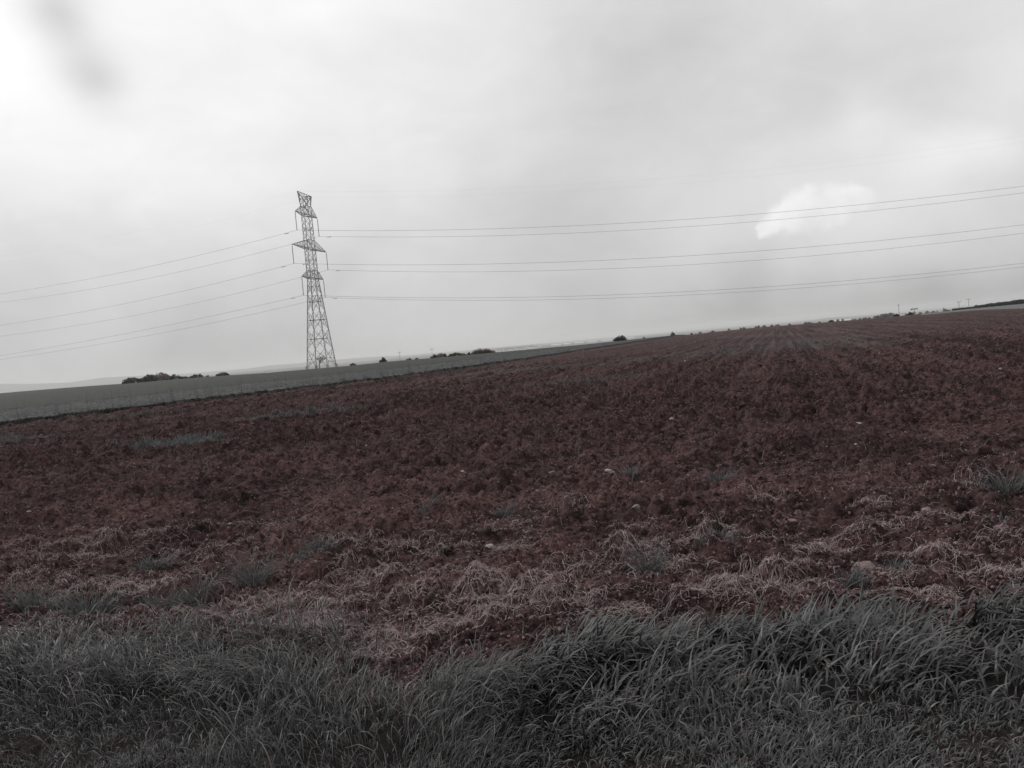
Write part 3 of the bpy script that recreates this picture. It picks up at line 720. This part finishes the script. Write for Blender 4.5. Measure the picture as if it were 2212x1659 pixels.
# ------------------------------------------------------------------ box / beam builder
class MB:
    def __init__(s, k=1.0): s.V = []; s.F = []; s.k = k
    def beam(s, p, q, w, w2=None):
        w = w * s.k; w2 = None if w2 is None else w2 * s.k; p = np.asarray(p, float); q = np.asarray(q, float); d = q - p; L = np.linalg.norm(d)
        if L < 1e-6: return
        d /= L; a = np.cross(d, [0, 0, 1] if abs(d[2]) < .9 else [1, 0, 0]); a /= np.linalg.norm(a); b_ = np.cross(d, a)
        w2 = w if w2 is None else w2; n = len(s.V)
        for c_, ww in ((p, w), (q, w2)):
            for sa, sb_ in ((-1, -1), (1, -1), (1, 1), (-1, 1)): s.V.append(c_ + (a * sa + b_ * sb_) * ww / 2)
        for f in ((0, 1, 5, 4), (1, 2, 6, 5), (2, 3, 7, 6), (3, 0, 4, 7), (3, 2, 1, 0), (4, 5, 6, 7)): s.F.append([n + k for k in f])
    def box(s, c_, sz, rz=0):
        n = len(s.V); co, si = math.cos(rz), math.sin(rz)
        for dz in (-.5, .5):
            for dx, dy in ((-.5, -.5), (.5, -.5), (.5, .5), (-.5, .5)):
                x, y = dx * sz[0], dy * sz[1]; s.V.append(np.array([c_[0] + x * co - y * si, c_[1] + x * si + y * co, c_[2] + dz * sz[2]]))
        for f in ((0, 1, 5, 4), (1, 2, 6, 5), (2, 3, 7, 6), (3, 0, 4, 7), (3, 2, 1, 0), (4, 5, 6, 7)): s.F.append([n + k for k in f])
    def prism(s, c_, L, W, h, rz):     # gabled block
        n = len(s.V); co, si = math.cos(rz), math.sin(rz)
        for x in (-L / 2, L / 2):
            for y, z in ((-W / 2, 0), (W / 2, 0), (0, h)): s.V.append(np.array([c_[0] + x * co - y * si, c_[1] + x * si + y * co, c_[2] + z]))
        s.F += [[n, n + 3, n + 5, n + 2], [n + 1, n + 2, n + 5, n + 4], [n, n + 1, n + 4, n + 3]]; s.T = getattr(s, 'T', []) + [[n, n + 2, n + 1], [n + 3, n + 4, n + 5]]
    def build(s, name, m, parent=None, loc=None):
        Fs = [np.array(s.F)] + ([np.array(s.T)] if getattr(s, 'T', None) else [])
        return link(name, mesh_np(name, np.array(s.V), Fs), m, parent, loc)

# ------------------------------------------------------------------ lattice pylon
TX = np.array([-51.843, 219.973]); TZ = float(big(np.array(TX[0]), np.array(TX[1]))) - .05
ARM = np.array([-.18633, -.98249]); WD = np.array([.98249, -.18633])
def body(z):       # half side of the square body at height z
    return np.interp(z, [0, 24.4, 47.0], [3.0, 1.12, 1.02])
def corner(z, i):
    h_ = body(z); sa, sw = ((1, 1), (1, -1), (-1, -1), (-1, 1))[i]
    p = ARM * sa * h_ + WD * sw * h_; return np.array([p[0], p[1], z])
pyl = empty('power_pylon', (TX[0], TX[1], TZ)); tag(pyl, 'tall grey steel lattice pylon with three pairs of arms carrying power lines', 'pylon')
for i in range(4):
    m = MB(.82); m.beam(corner(.5, i), corner(24.4, i), .24, .2); m.beam(corner(24.4, i), corner(46.6, i), .19, .14); m.build('leg', M_steel, pyl)
    m = MB(.82); c_ = corner(0, i); m.box((c_[0], c_[1], .35), (.65, .65, 1.0)); m.box((c_[0], c_[1], .95), (.4, .4, .25)); m.build('footing', M_conc, pyl)
HZ = [2.8, 8.2, 13.4, 18.4, 22.6, 24.4]
for i in range(4):
    j = (i + 1) % 4; m = MB(.82)
    mid = lambda z: (corner(z, i) + corner(z, j)) / 2
    zs = HZ[:-1]
    for z in zs: m.beam(corner(z, i), corner(z, j), .13)
    # legs of the bottom panel, then diamonds between the horizontals
    m.beam(mid(zs[0]), corner(.55, i), .12); m.beam(mid(zs[0]), corner(.55, j), .12)
    for a_, b_ in zip(zs[:-1], zs[1:]):
        zm = (a_ + b_) / 2
        for k in (i, j):
            m.beam(mid(b_), corner(zm, k), .11); m.beam(corner(zm, k), mid(a_), .11)
            for z1, z2 in ((a_, zm), (b_, zm)):      # secondary bracing
                p = (mid(z1) + corner(zm, k)) / 2; m.beam(p, corner((z1 + zm) / 2, k), .07); m.beam(p, corner(z1, k), .06)
    for k, o_ in ((i, j), (j, i)):
        p = (mid(zs[0]) + corner(.55, k)) / 2; m.beam(p, corner(1.7, k), .07); m.beam(p, corner(zs[0], k), .07)
    m.beam(corner(22.6, i), corner(24.4, j), .1); m.beam(corner(22.6, j), corner(24.4, i), .1)
    zz2 = np.linspace(24.4, 46.6, 13)
    for a_, b_ in zip(zz2[:-1], zz2[1:]):
        m.beam(corner(a_, i), corner(b_, j), .095); m.beam(corner(a_, j), corner(b_, i), .095)
    for z in (24.8, 27.0, 29.9, 32.9, 35.2, 38.4, 42.0, 44.4, 46.6): m.beam(corner(z, i), corner(z, j), .10)
    m.build('bracing', M_steel, pyl)
m = MB(.82)                                              # plan bracing seen from below
for z in (2.8, 8.2, 13.4, 18.4):
    m = MB(.82); ms = [(corner(z, i) + corner(z, (i + 1) % 4)) / 2 for i in range(4)]
    for i in range(4): m.beam(ms[i], ms[(i + 1) % 4], .08)
    m.build('plan_bracing', M_steel, pyl)
def arm(side, z, hl, rise, n):
    m = MB(.82); tip = np.array([*(ARM * side * hl), z + .15]); h1 = body(z); h2 = body(z + rise)
    for sw in (-1, 1):
        lo = np.array([*(ARM * side * h1 + WD * sw * h1), z]); hi = np.array([*(ARM * side * h2 + WD * sw * h2), z + rise])
        m.beam(lo, tip, .15, .12); m.beam(hi, tip, .11, .1)
        pl, ph = lo, hi
        for k in range(1, n + 1):
            t = k / (n + .6); a_ = lo + (tip - lo) * t; b_ = hi + (tip - hi) * t
            m.beam(a_, b_, .055); m.beam(pl if k % 2 else ph, b_ if k % 2 else a_, .055); pl, ph = a_, b_
    lo1 = np.array([*(ARM * side * h1 + WD * h1), z]); lo2 = np.array([*(ARM * side * h1 - WD * h1), z]); pa = None
    hi1 = np.array([*(ARM * side * h2 + WD * h2), z + rise]); hi2 = np.array([*(ARM * side * h2 - WD * h2), z + rise])
    for k in range(0, n + 1):
        t = k / (n + .6); t2 = (k + 1) / (n + .6)
        m.beam(lo1 + (tip - lo1) * t, lo2 + (tip - lo2) * t, .07)
        if k < n: m.beam((lo1, lo2)[k % 2] + (tip - (lo1, lo2)[k % 2]) * t, (lo2, lo1)[k % 2] + (tip - (lo2, lo1)[k % 2]) * t2, .07)
        m.beam(hi1 + (tip - hi1) * t, hi2 + (tip - hi2) * t, .06)
    m.build('cross_arm', M_steel, pyl)
    return tip
LV = [(42.05, 7.0, 2.5, 5), (32.9, 10.9, 2.3, 8), (24.8, 7.0, 2.1, 5)]
ATT = []
for z, hl, rise, n in LV:
    for side in (1, -1):
        tip = arm(side, z, hl, rise, n)
        L = 4.95; V = []; Fq = []; prof = [(0, .05), (.25, .05)]
        k = .3
        while k < L - .35: prof += [(k, .055), (k + .02, .135), (k + .07, .12), (k + .085, .055)]; k += .17
        prof += [(L - .3, .05), (L - .25, .1), (L - .05, .1), (L, .05)]
        ns = 8
        for zz_, r_ in prof:
            for q in range(ns): V.append((tip[0] + r_ * math.cos(q * 2 * math.pi / ns), tip[1] + r_ * math.sin(q * 2 * math.pi / ns), tip[2] - .1 - zz_))
        for a_ in range(len(prof) - 1):
            for q in range(ns): Fq.append((a_ * ns + q, a_ * ns + (q + 1) % ns, (a_ + 1) * ns + (q + 1) % ns, (a_ + 1) * ns + q))
        ins = link('insulator', mesh_np('insulator', np.array(V), np.array(Fq)), M_ins, pyl)
        ATT.append(np.array([tip[0], tip[1], tip[2] - .1 - L]))
# crown for the earth wires
m = MB(.82)
for side in (1, -1):
    tip = np.array([*(ARM * side * 4.5), 47.9])
    for sw in (-1, 1):
        lo = corner(44.4, 0 if (side, sw) == (1, 1) else 1 if (side, sw) == (1, -1) else 2 if (side, sw) == (-1, -1) else 3)
        h_ = body(46.6); hi = np.array([*(ARM * side * h_ + WD * sw * h_), 47.4]); mid_ = lo + (hi - lo) * .5
        m.beam(lo, tip, .12); m.beam(hi, tip, .12); m.beam(lo, hi, .12)
        for k in range(1, 4):
            t = k / 4; m.beam(lo + (tip - lo) * t, hi + (tip - hi) * t, .08); m.beam(lo + (tip - lo) * t, hi + (tip - hi) * (t - .25), .08)
    for k in range(4):
        t = k / 4; p = ARM * side * (body(46.6) * (1 - t) + 4.5 * t); ww = body(46.6) * (1 - t)
        m.beam([*(p + WD * ww), 47.4 + .5 * t], [*(p - WD * ww), 47.4 + .5 * t], .09)
for sw in (-1, 1):
    h_ = body(46.6); m.beam([*(ARM * h_ + WD * sw * h_), 47.4], [*(-ARM * h_ + WD * sw * h_), 47.4], .12)
m.build('earth_wire_peak', M_steel, pyl)

# ------------------------------------------------------------------ wires (one span either side of the pylon)
WR = {0: (-.13425, .00047), 1: (-.12917, .00041), 2: (-.1303, .00042), 3: (-.13122, .00043), 4: (-.13696, .00045), 5: (-.13397, .00044), 6: (-.1363, .00044)}
WL = {0: (-.135, .0006), 1: (-.13743, .00058), 2: (-.15153, .00069), 3: (-.14054, .00059), 4: (-.15156, .00062), 5: (-.11885, .00036), 6: (-.12528, .00043)}
def wire(P, dirn, ab, Lh, r, lab, grp, name='power_line', damp=True):
    ts = np.linspace(0, Lh, 60); V = []; Fq = []
    for t in ts:
        c_ = np.array([P[0] + dirn[0] * t, P[1] + dirn[1] * t, P[2] + ab[0] * t + ab[1] * t * t]); nrm_ = np.array([-dirn[1], dirn[0], 0])
        for q in range(4): V.append(c_ + r * (nrm_ * math.cos(q * math.pi / 2) + np.array([0, 0, 1]) * math.sin(q * math.pi / 2)))
    for k in range(59):
        for q in range(4): Fq.append((k * 4 + q, k * 4 + (q + 1) % 4, (k + 1) * 4 + (q + 1) % 4, (k + 1) * 4 + q))
    o = link(name, mesh_np(name, np.array(V), np.array(Fq)), M_wire); tag(o, lab, 'power line', grp)
    if damp:
        m = MB(); t = 3.0; c_ = np.array([P[0] + dirn[0] * t, P[1] + dirn[1] * t, P[2] + ab[0] * t]) - [0, 0, .16]
        d3 = np.array([*dirn, 0]); m.beam(c_ - d3 * .45, c_ + d3 * .45, .05); m.beam(c_ - d3 * .5, c_ - d3 * .25, .16); m.beam(c_ + d3 * .25, c_ + d3 * .5, .16); m.beam(c_, c_ + [0, 0, .15], .05)
        m.build('vibration_damper', M_wire, o)
LVN = ['upper', 'middle', 'lower']
base3 = np.array([TX[0], TX[1], TZ])
for k, p in enumerate(ATT):
    lev, sd_ = LVN[k // 2], ('near', 'far')[k % 2]
    which = 'left' if k % 2 == 0 else 'right'
    wire(p + base3, WD, WR[k + 1], 330, .028, f'power line running right from the {lev} arm, hung on its {which} insulator', 'power lines right of the pylon')
    wire(p + base3, -WD, WL[k + 1], 240, .028, f'power line running left from the {lev} arm, hung on its {which} insulator', 'power lines left of the pylon')
for s_, nm in ((1, 'left'), (-1, 'right')):
    p = np.array([*(ARM * s_ * 4.5), 47.8]) + base3
    wire(p, WD, WR[0], 330, .0045, f'thin earth wire running right from the {nm} tip of the pylon top', 'earth wires at the pylon top', 'earth_wire', False)
    wire(p, -WD, WL[0], 240, .004, f'thin earth wire running left from the {nm} tip of the pylon top', 'earth wires at the pylon top', 'earth_wire', False)

# ------------------------------------------------------------------ bushes and trees on the horizon
def leafmesh(n, W, Hh, Dp, seed, size, kind='bush'):
    r_ = np.random.default_rng(seed)
    if kind == 'brush':       # fans of bare upright twigs
        px = r_.uniform(-.5, .5, n) * W; py = r_.uniform(-.5, .5, n) * Dp
        top = Hh * np.clip(1 - (np.abs(px) / (W * .56)) ** 2.4, .15, 1) * r_.uniform(.45, 1.05, n) * (.8 + .35 * vn(px / W * 9 + 5, px * 0, seed))
        a0 = np.stack([px, py, 0 * px], 1); ln = px / W * .5 + r_.normal(0, .18, n)
        tip = a0 + np.stack([np.sin(ln) * top, r_.normal(0, .12, n) * top, top], 1)
        w = size * r_.uniform(.5, 1.3, n)
        mid_ = (a0 + tip) / 2 + r_.normal(0, .03, (n, 3)) * Hh
        V = np.stack([a0 + [1, 0, 0] * w[:, None] / 2, a0 - [1, 0, 0] * w[:, None] / 2, mid_ - [1, 0, 0] * w[:, None] / 2, mid_ + [1, 0, 0] * w[:, None] / 2, tip], 1).reshape(-1, 3)
        b0 = np.arange(n) * 5
        return V, [np.stack([b0, b0 + 1, b0 + 2, b0 + 3], 1), np.stack([b0 + 3, b0 + 2, b0 + 4], 1)], {'rnd': np.repeat(r_.random(n), 5)}
    # lobes
    nl = max(9, int(8 + 9 * W / max(Hh, .1))); ux = r_.uniform(-.44, .44, nl); uy = r_.uniform(-.4, .4, nl)
    env = np.sqrt(np.clip(1 - (ux / .5) ** 2, .05, 1)) * (.82 + .18 * r_.random(nl))
    lr = np.minimum(r_.uniform(.16, .30, nl) * Hh, .22 * W) * (.6 + .4 * env)
    lc = np.stack([ux * (W - 1.2 * lr), uy * Dp, np.maximum(env * Hh - lr, .2 * Hh) * r_.choice([1, .8, .5], nl)], 1)
    lc[::3, 2] = .22 * Hh; lr[::3] = .24 * Hh
    k = r_.integers(0, nl, n); d = r_.normal(0, 1, (n, 3)); d /= np.linalg.norm(d, axis=1)[:, None]
    c_ = lc[k] + d * (lr[k] * r_.uniform(.45, 1.12, n) ** .6)[:, None] * [1.1, 1.1, 1]
    c_[:, 2] = np.clip(c_[:, 2], .03 * Hh, None)
    u = r_.normal(0, 1, (n, 3)); u /= np.linalg.norm(u, axis=1)[:, None]; v = np.cross(u, r_.normal(0, 1, (n, 3))); v /= np.linalg.norm(v, axis=1)[:, None]
    s = size * r_.uniform(.5, 1.5, n)[:, None]
    V = np.stack([c_ - u * s, c_ + v * s * .6, c_ + u * s, c_ - v * s * .6], 1).reshape(-1, 3)
    b0 = np.arange(n) * 4
    return V, [np.stack([b0, b0 + 1, b0 + 2, b0 + 3], 1)], {'rnd': np.repeat(np.clip(r_.random(n) * .6 + .4 * np.repeat(0, n), 0, 1), 4)}
def bush(px, pytop, pybase, wpx, m_, lab, seed, kind='bush', name='bush', cat='bush', group=None, D=None, n=None):
    az_ = math.atan2(*ray(px, pybase)[:2]); D_ = D or (float(crest(np.array(az_))) + 4)
    p = azr(px, pybase, D_); W = wpx * PS / FPX * D_ * 1.12; Hh = (pybase - pytop) * PS / FPX * D_
    z = float(big(np.array(p[0]), np.array(p[1])))
    d = ray(px, pytop); e = d[2] / np.hypot(d[0], d[1]); top = CAM[2] + e * D_; Hh = max(top - z, .6 * Hh)
    t = empty(name, (p[0], p[1], z)); tag(t, lab, cat, group); t.rotation_euler.z = -az_
    n = n or int(min(2600, 500 + 260 * W)); V, F, A = leafmesh(n, W, Hh, min(W, Hh * 1.6), seed, .045 * Hh + .06 if kind == 'bush' else .035, kind)
    link('crown' if kind == 'bush' else 'twigs', mesh_np('crown', V, F, A), m_, t)
    m = MB(); r_ = random.Random(seed)
    for q in range(5):
        x0 = r_.uniform(-.25, .25) * W; m.beam((x0 * .6, r_.uniform(-.1, .1), -.2), (x0 * 1.3, r_.uniform(-.3, .3), Hh * .55), .12, .05)
    m.build('stem', M_bark, t)
    return t
G1 = 'bushes of the hedge left of the pylon'
Z2 = lambda x: .2425 * x
z2y = lambda y: 728.1 + .2425 * y
for i, (x0, x1, yt, yb_, m_, lab, kd) in enumerate([
    (1098,1245,352,414,M_dark,'leftmost dark round bush of the hedge left of the pylon','bush'),
    (1235,1325,352,402,M_dark,'low dark bush second from the left in the hedge','bush'),
    (1285,1395,322,396,M_dark,'taller dark bush left of the pinkish bare bush','bush'),
    (1355,1410,350,388,M_pink,'small pale low bush at the foot of the pinkish bare bush','bush'),
    (1380,1510,305,386,M_pink,'tall pinkish bare bush in the middle of the hedge','bush'),
    (1500,1615,328,380,M_dark,'dark bush just right of the pinkish bare bush','bush'),
    (1610,1700,342,368,M_dark,'low dark bush between two taller ones in the hedge','bush'),
    (1695,1818,324,362,M_dark,'dark domed bush near the right end of the hedge','bush'),
    (1832,1872,337,357,M_dark,'tiny dark bush standing in the gap of the hedge','bush'),
    (1922,2038,297,349,M_dark,'separate dark round bush between the hedge and the pylon','bush')]):
    bush(Z2((x0 + x1) / 2), z2y(yt), z2y(yb_), Z2(x1 - x0), m_, lab, 30 + i, kd, group=G1, D=float(300))
z3 = lambda x: 526.9 + .2599 * x
z3y = lambda y: 709 + .2599 * y
G2 = 'bushes on the horizon right of the pylon'
for i, (x0, x1, yt, yb_, m_, lab, kd) in enumerate([
    (1130,1182,236,279,M_grey,'pale grey round tree standing on the horizon right of the pylon','bush'),
    (1345,1395,246,262,M_grey,'very low greyish bush left of the right hand pole','bush'),
    (1415,1455,246,258,M_dark,'very low dark bush left of the right hand pole','bush'),
    (880,930,288,302,M_grey,'tiny greyish bush next to the pylon on its right','bush'),
    (1553,1612,214,248,M_dark,'dark bush at the foot of the right hand pole','bush'),
    (1610,1660,200,240,M_pink,'pale bare bush between two dark bushes on the horizon','brush'),
    (1642,1685,206,238,M_dark,'small dark round bush beside the pale bare one','bush'),
    (1693,1855,198,232,M_red,'long low reddish bush on the horizon','bush'),
    (1855,1885,198,218,M_dark,'tiny dark bush left of the big reddish brushy bush','bush'),
    (1895,2078,160,212,M_red,'big reddish brushy bush with a ragged top on the horizon','brush')]):
    tr = kd == 'brush'
    bush(z3((x0 + x1) / 2), z3y(yt), z3y(yb_), .2599 * (x1 - x0), m_, lab, 60 + i, kd, group=G2, n=1500 if tr else None)
    if lab.startswith('big'):
        pass
bush(1340, 722, 737, 27, M_dark, 'lone dark round bush on the field horizon right of the far town', 90)
bush(1453, 716, 725, 9, M_grey, 'lone small greyish tree on the soil horizon', 91, name='tree', cat='tree')
bush(1391, 728, 732, 6, M_dark, 'tiny dark bush just right of the lone round bush', 92)
bush(1494, 719, 722.5, 4, M_dark, 'tiny dark speck of a bush right of the small greyish tree', 93)
bush(1796, 691, 696, 11, M_dark, 'small dark bush on the soil horizon at the left end of a white streak', 94)
bush(1937, 677.5, 684, 11, M_dark, 'small dark round bush on the soil horizon left of the billboard', 95)
bush(1966, 673, 679, 9, M_dark, 'small dark bush under the billboard', 96)
bush(2109, 656.5, 661.5, 5, M_grey, 'small tree poking out of the hedge at the right edge', 97, name='tree', cat='tree')

# bare tree behind the pylon's feet
def bare_tree(px, pytop, pybase, D_):
    p = azr(px, pybase, D_); z = float(big(np.array(p[0]), np.array(p[1])))
    d = ray(px, pytop); Hh = CAM[2] + d[2] / np.hypot(d[0], d[1]) * D_ - z
    t = empty('bare_tree', (p[0], p[1], z)); tag(t, 'bare leafless tree seen between the legs of the pylon', 'tree')
    r_ = random.Random(4); tm = MB(); bm_ = MB()
    def grow(p0, d0, L, w, lev):
        p1 = p0 + d0 * L; (tm if lev == 0 else bm_).beam(p0, p1, w, w * .65)
        if lev >= 4: return
        for k in range(4 if lev < 3 else 3):
            dd = d0 + np.array([r_.gauss(0, .55), r_.gauss(0, .55), r_.gauss(.12, .3)]); dd /= np.linalg.norm(dd)
            grow(p0 + d0 * L * r_.uniform(.55, 1), dd, L * r_.uniform(.55, .8), max(w * .55, .035), lev + 1)
    grow(np.array([0, 0, -.2]), np.array([.03, 0, 1.0]), Hh * .36, .22, 0)
    tm.build('trunk', M_bark, t); bm_.build('branches', M_bark, t)
bare_tree(690.5, 757, 795, 238)

# utility poles
def pole(px, pytop, pybase, D_, lab, arm_=True):
    p = azr(px, pybase, D_); z = float(big(np.array(p[0]), np.array(p[1]))); d = ray(px, pytop); top = CAM[2] + d[2] / np.hypot(d[0], d[1]) * D_
    t = empty('utility_pole', (p[0], p[1], z)); tag(t, lab, 'pole', 'thin poles on the horizon')
    s = D_ / 400
    m = MB(); m.beam((0, 0, 0), (0, 0, top - z), .16 * s, .12 * s); m.build('post', M_pole, t)
    m = MB()
    if arm_: m.beam((-.9 * s, 0, top - z - .5 * s), (.9 * s, 0, top - z - .5 * s), .1 * s)
    else: m.box((0, 0, top - z + .2 * s), (.45 * s, .45 * s, .45 * s))
    for q in (-.7, 0, .7) if arm_ else (): m.beam((q * s, 0, top - z - .5 * s), (q * s, 0, top - z - .1 * s), .1 * s)
    m.build('crossbar', M_pole, t)
pole(z3(1297), z3y(192), z3y(252), 420, 'thinner pole on the horizon, left of the two poles right of the pylon')
pole(z3(1567), z3y(166), z3y(235), 420, 'pole rising behind the dark bush right of the pylon')
pole(1942.5, 660, 684, 480, 'pole with a small lamp head on the right hand horizon', False)
pole(2072, 650, 668, 600, 'shorter of the two poles at the left end of the right hand hedge')
pole(2093, 644.5, 664, 560, 'taller of the two poles behind the right hand hedge')
pole(2039, 667, 676, 460, 'short dark post standing on the right hand horizon', False)

# billboard
D_ = 520; p = azr(1975, 671, D_); z = float(big(np.array(p[0]), np.array(p[1]))); d = ray(1975, 669); zc = CAM[2] + d[2] / np.hypot(d[0], d[1]) * D_
t = empty('billboard', (p[0], p[1], z)); tag(t, 'grey billboard on a post above the right hand horizon', 'billboard'); t.rotation_euler.z = -math.atan2(p[0], p[1])
m = MB(); m.beam((0, 0, 0), (0, 0, zc - z), .3); m.build('post', M_pole, t)
m = MB(); m.box((.5, 0, zc - z + .4), (2.9, .3, .7)); m.build('panel', M_sign, t)
m = MB(); m.box((-1.45, 0, zc - z + .25), (.9, .6, .95)); m.build('lamp_box', M_pole, t)

# small trees dotted along the right hand horizon: reads as one ragged line
def scatter_leaves(name, pts, m_, label, cat, seed, size):
    r_ = np.random.default_rng(seed); Vs = []; Rn = []
    for (px, py, hp, wp, D_) in pts:
        p = azr(px, py, D_); W = wp * PS / FPX * D_; z0 = float(big(np.array(p[0]), np.array(p[1])))
        d = ray(px, py - hp); top = CAM[2] + d[2] / np.hypot(d[0], d[1]) * D_; Hh = max(top - z0, .5)
        n = int(60 + 30 * wp); q = r_.normal(0, 1, (n, 3)); q /= np.linalg.norm(q, axis=1)[:, None]; q *= (r_.random(n) ** .4)[:, None]
        c_ = q * [W * .5, W * .5, Hh * .5] + [p[0], p[1], z0 + Hh * .5]
        u = r_.normal(0, 1, (n, 3)); u /= np.linalg.norm(u, axis=1)[:, None]; v = np.cross(u, r_.normal(0, 1, (n, 3))); v /= np.linalg.norm(v, axis=1)[:, None]
        s = size * D_ / 400 * r_.uniform(.5, 1.4, n)[:, None]
        Vs.append(np.stack([c_ - u * s, c_ + v * s, c_ + u * s, c_ - v * s], 1).reshape(-1, 3)); Rn.append(np.repeat(r_.random(n), 4))
    V = np.vstack(Vs); b0 = np.arange(len(V) // 4) * 4
    me = mesh_np(name, V, np.stack([b0, b0 + 1, b0 + 2, b0 + 3], 1), {'rnd': np.concatenate(Rn)})
    tag(link(name, me, m_), label, cat, kind='stuff')
r_ = random.Random(3); pts = []
hx = [1500, 1620, 1700, 1800, 1850, 1900, 1944, 2000, 2050, 2085]; hy = [722, 709, 703.5, 694.5, 690.5, 686, 682.5, 677.5, 673, 668.5]
for k in range(95):
    x_ = r_.uniform(1500, 2085); y_ = np.interp(x_, hx, hy)
    if r_.random() > (x_ - 1400) / 600: continue
    pts.append((x_, y_, r_.uniform(1.2, 4.0) * (1.4 if x_ > 1880 else 1), r_.uniform(3, 9), 700))
for x_, hp, wp in ((1540, 3.5, 12), (1575, 3, 8), (1650, 4, 10), (1740, 4, 7), (1910, 7, 30), (1925, 7, 22), (1895, 5, 15)):
    pts.append((x_, np.interp(x_, hx, hy), hp, wp, 700))
scatter_leaves('far_scrub', pts, M_faint, 'ragged line of far small trees along the right hand horizon', 'trees', 8, .55)
# hedge / wood at the right edge
pts = []
for x_ in np.arange(2062, 2420, 3.2):
    yt = np.interp(x_, [2062, 2100, 2150, 2212, 2420], [669, 664, 654.5, 647, 620]); ybs = np.interp(x_, [2062, 2085, 2212, 2420], [670.5, 668, 657, 640])
    pts.append((x_, ybs, ybs - yt + r_.uniform(-1.2, 1.2), r_.uniform(8, 15), float(crest(np.array(math.atan2(*ray(x_, ybs)[:2])))) + 4))
scatter_leaves('hedge', pts, M_dark, 'dark woodland strip rising towards the right edge of the photo', 'wood', 9, .28)

# ------------------------------------------------------------------ far town, greenhouses
r_ = random.Random(11)
def far_point(px, py, zg):      # point on the far plain at height zg
    g = gp(px, py, zg); return g
proto = None
def house(px, py, w, D_, label, group):
    global proto
    p = azr(px, py, D_)
    if proto is None:
        t = empty('house', (0, 0, 0)); m = MB(); m.box((0, 0, 2.2), (10, 8, 7.6)); m.build('wall', M_house, t)
        m = MB(); m.prism((0, 0, 6.0), 10.6, 8.8, 2.2, 0); m.build('roof', M_hroof, t); proto = t; o = t
    else:
        o = proto.copy(); COL.objects.link(o)
        for ch in list(proto.children):
            c_ = ch.copy(); COL.objects.link(c_); c_.parent = o
    o.location = (p[0], p[1], float(big(np.array(p[0]), np.array(p[1])))); o.scale = (w, 1, r_.uniform(.8, 1.4)); o.rotation_euler.z = r_.uniform(-.6, .6) - math.atan2(p[0], p[1])
    d = ray(px, py); want = CAM[2] + d[2] / np.hypot(d[0], d[1]) * D_
    tag(o, label, 'house', group)
    return o
for k in range(70):
    x_ = r_.triangular(1060, 1180, 1100); D_ = r_.uniform(2600, 5200)
    house(x_, 745, r_.uniform(.8, 2.2), D_, 'small white house of the hazy far town left of the lone round bush', 'houses of the far town')
house(580, 800, 1.2, 2400, 'single white house far off left of the pylon', None)
house(2007, 676, 1.5, 1500, 'single white building between far trees right of the billboard', None)
GH = [(1190, 1212), (1217, 1232), (1240, 1262), (1268, 1290), (1300, 1322), (1358, 1371), (1802, 1820), (1820, 1836), (1893, 1906)]
for k, (x0, x1) in enumerate(GH):
    D_ = 3300 if k < 6 else 2600
    xm = (x0 + x1) / 2; p = azr(xm, 740 if k < 6 else 690, D_); L = (x1 - x0) * PS / FPX * D_; z = float(big(np.array(p[0]), np.array(p[1])))
    t = empty('greenhouse', (p[0], p[1], z)); t.rotation_euler.z = -math.atan2(p[0], p[1])
    m = MB(); m.box((0, 0, 2.5), (L, 22, 6)); m.build('side_wall', M_poly, t)
    m = MB(); m.prism((0, 0, 5.5), L * 1.002, 22.6, 3.0, 0); m.build('roof', M_poly, t)
    pos = ['leftmost', 'second', 'third', 'fourth', 'fifth', 'last'][k] + ' of the long white greenhouses either side of the lone bush' if k < 6 else ['left', 'middle', 'right'][k - 6] + ' one of three white sheds behind the soil horizon on the right'
    tag(t, pos, 'greenhouse' if k < 6 else 'shed', 'long white greenhouses in the plain' if k < 6 else 'white sheds on the right horizon')

# ------------------------------------------------------------------ haze
m = bpy.data.materials.new('haze'); m.use_nodes = True; nt = m.node_tree; nt.nodes.clear()
out = nd(nt, 'ShaderNodeOutputMaterial'); pv = nd(nt, 'ShaderNodeVolumePrincipled'); pv.inputs['Density'].default_value = 1.4e-4
pv.inputs['Color'].default_value = (.98, .98, .98, 1); pv.inputs['Anisotropy'].default_value = .2; nt.links.new(pv.outputs[0], out.inputs['Volume'])
mb = MB(); mb.box((0, 0, 20), (24000, 24000, 80))
tag(mb.build('haze', m), 'thin pale haze over the whole plain', 'haze', kind='stuff')
SC.cycles.use_denoising = True; SC.cycles.volume_bounces = 1; SC.cycles.max_bounces = 6; SC.cycles.diffuse_bounces = 3
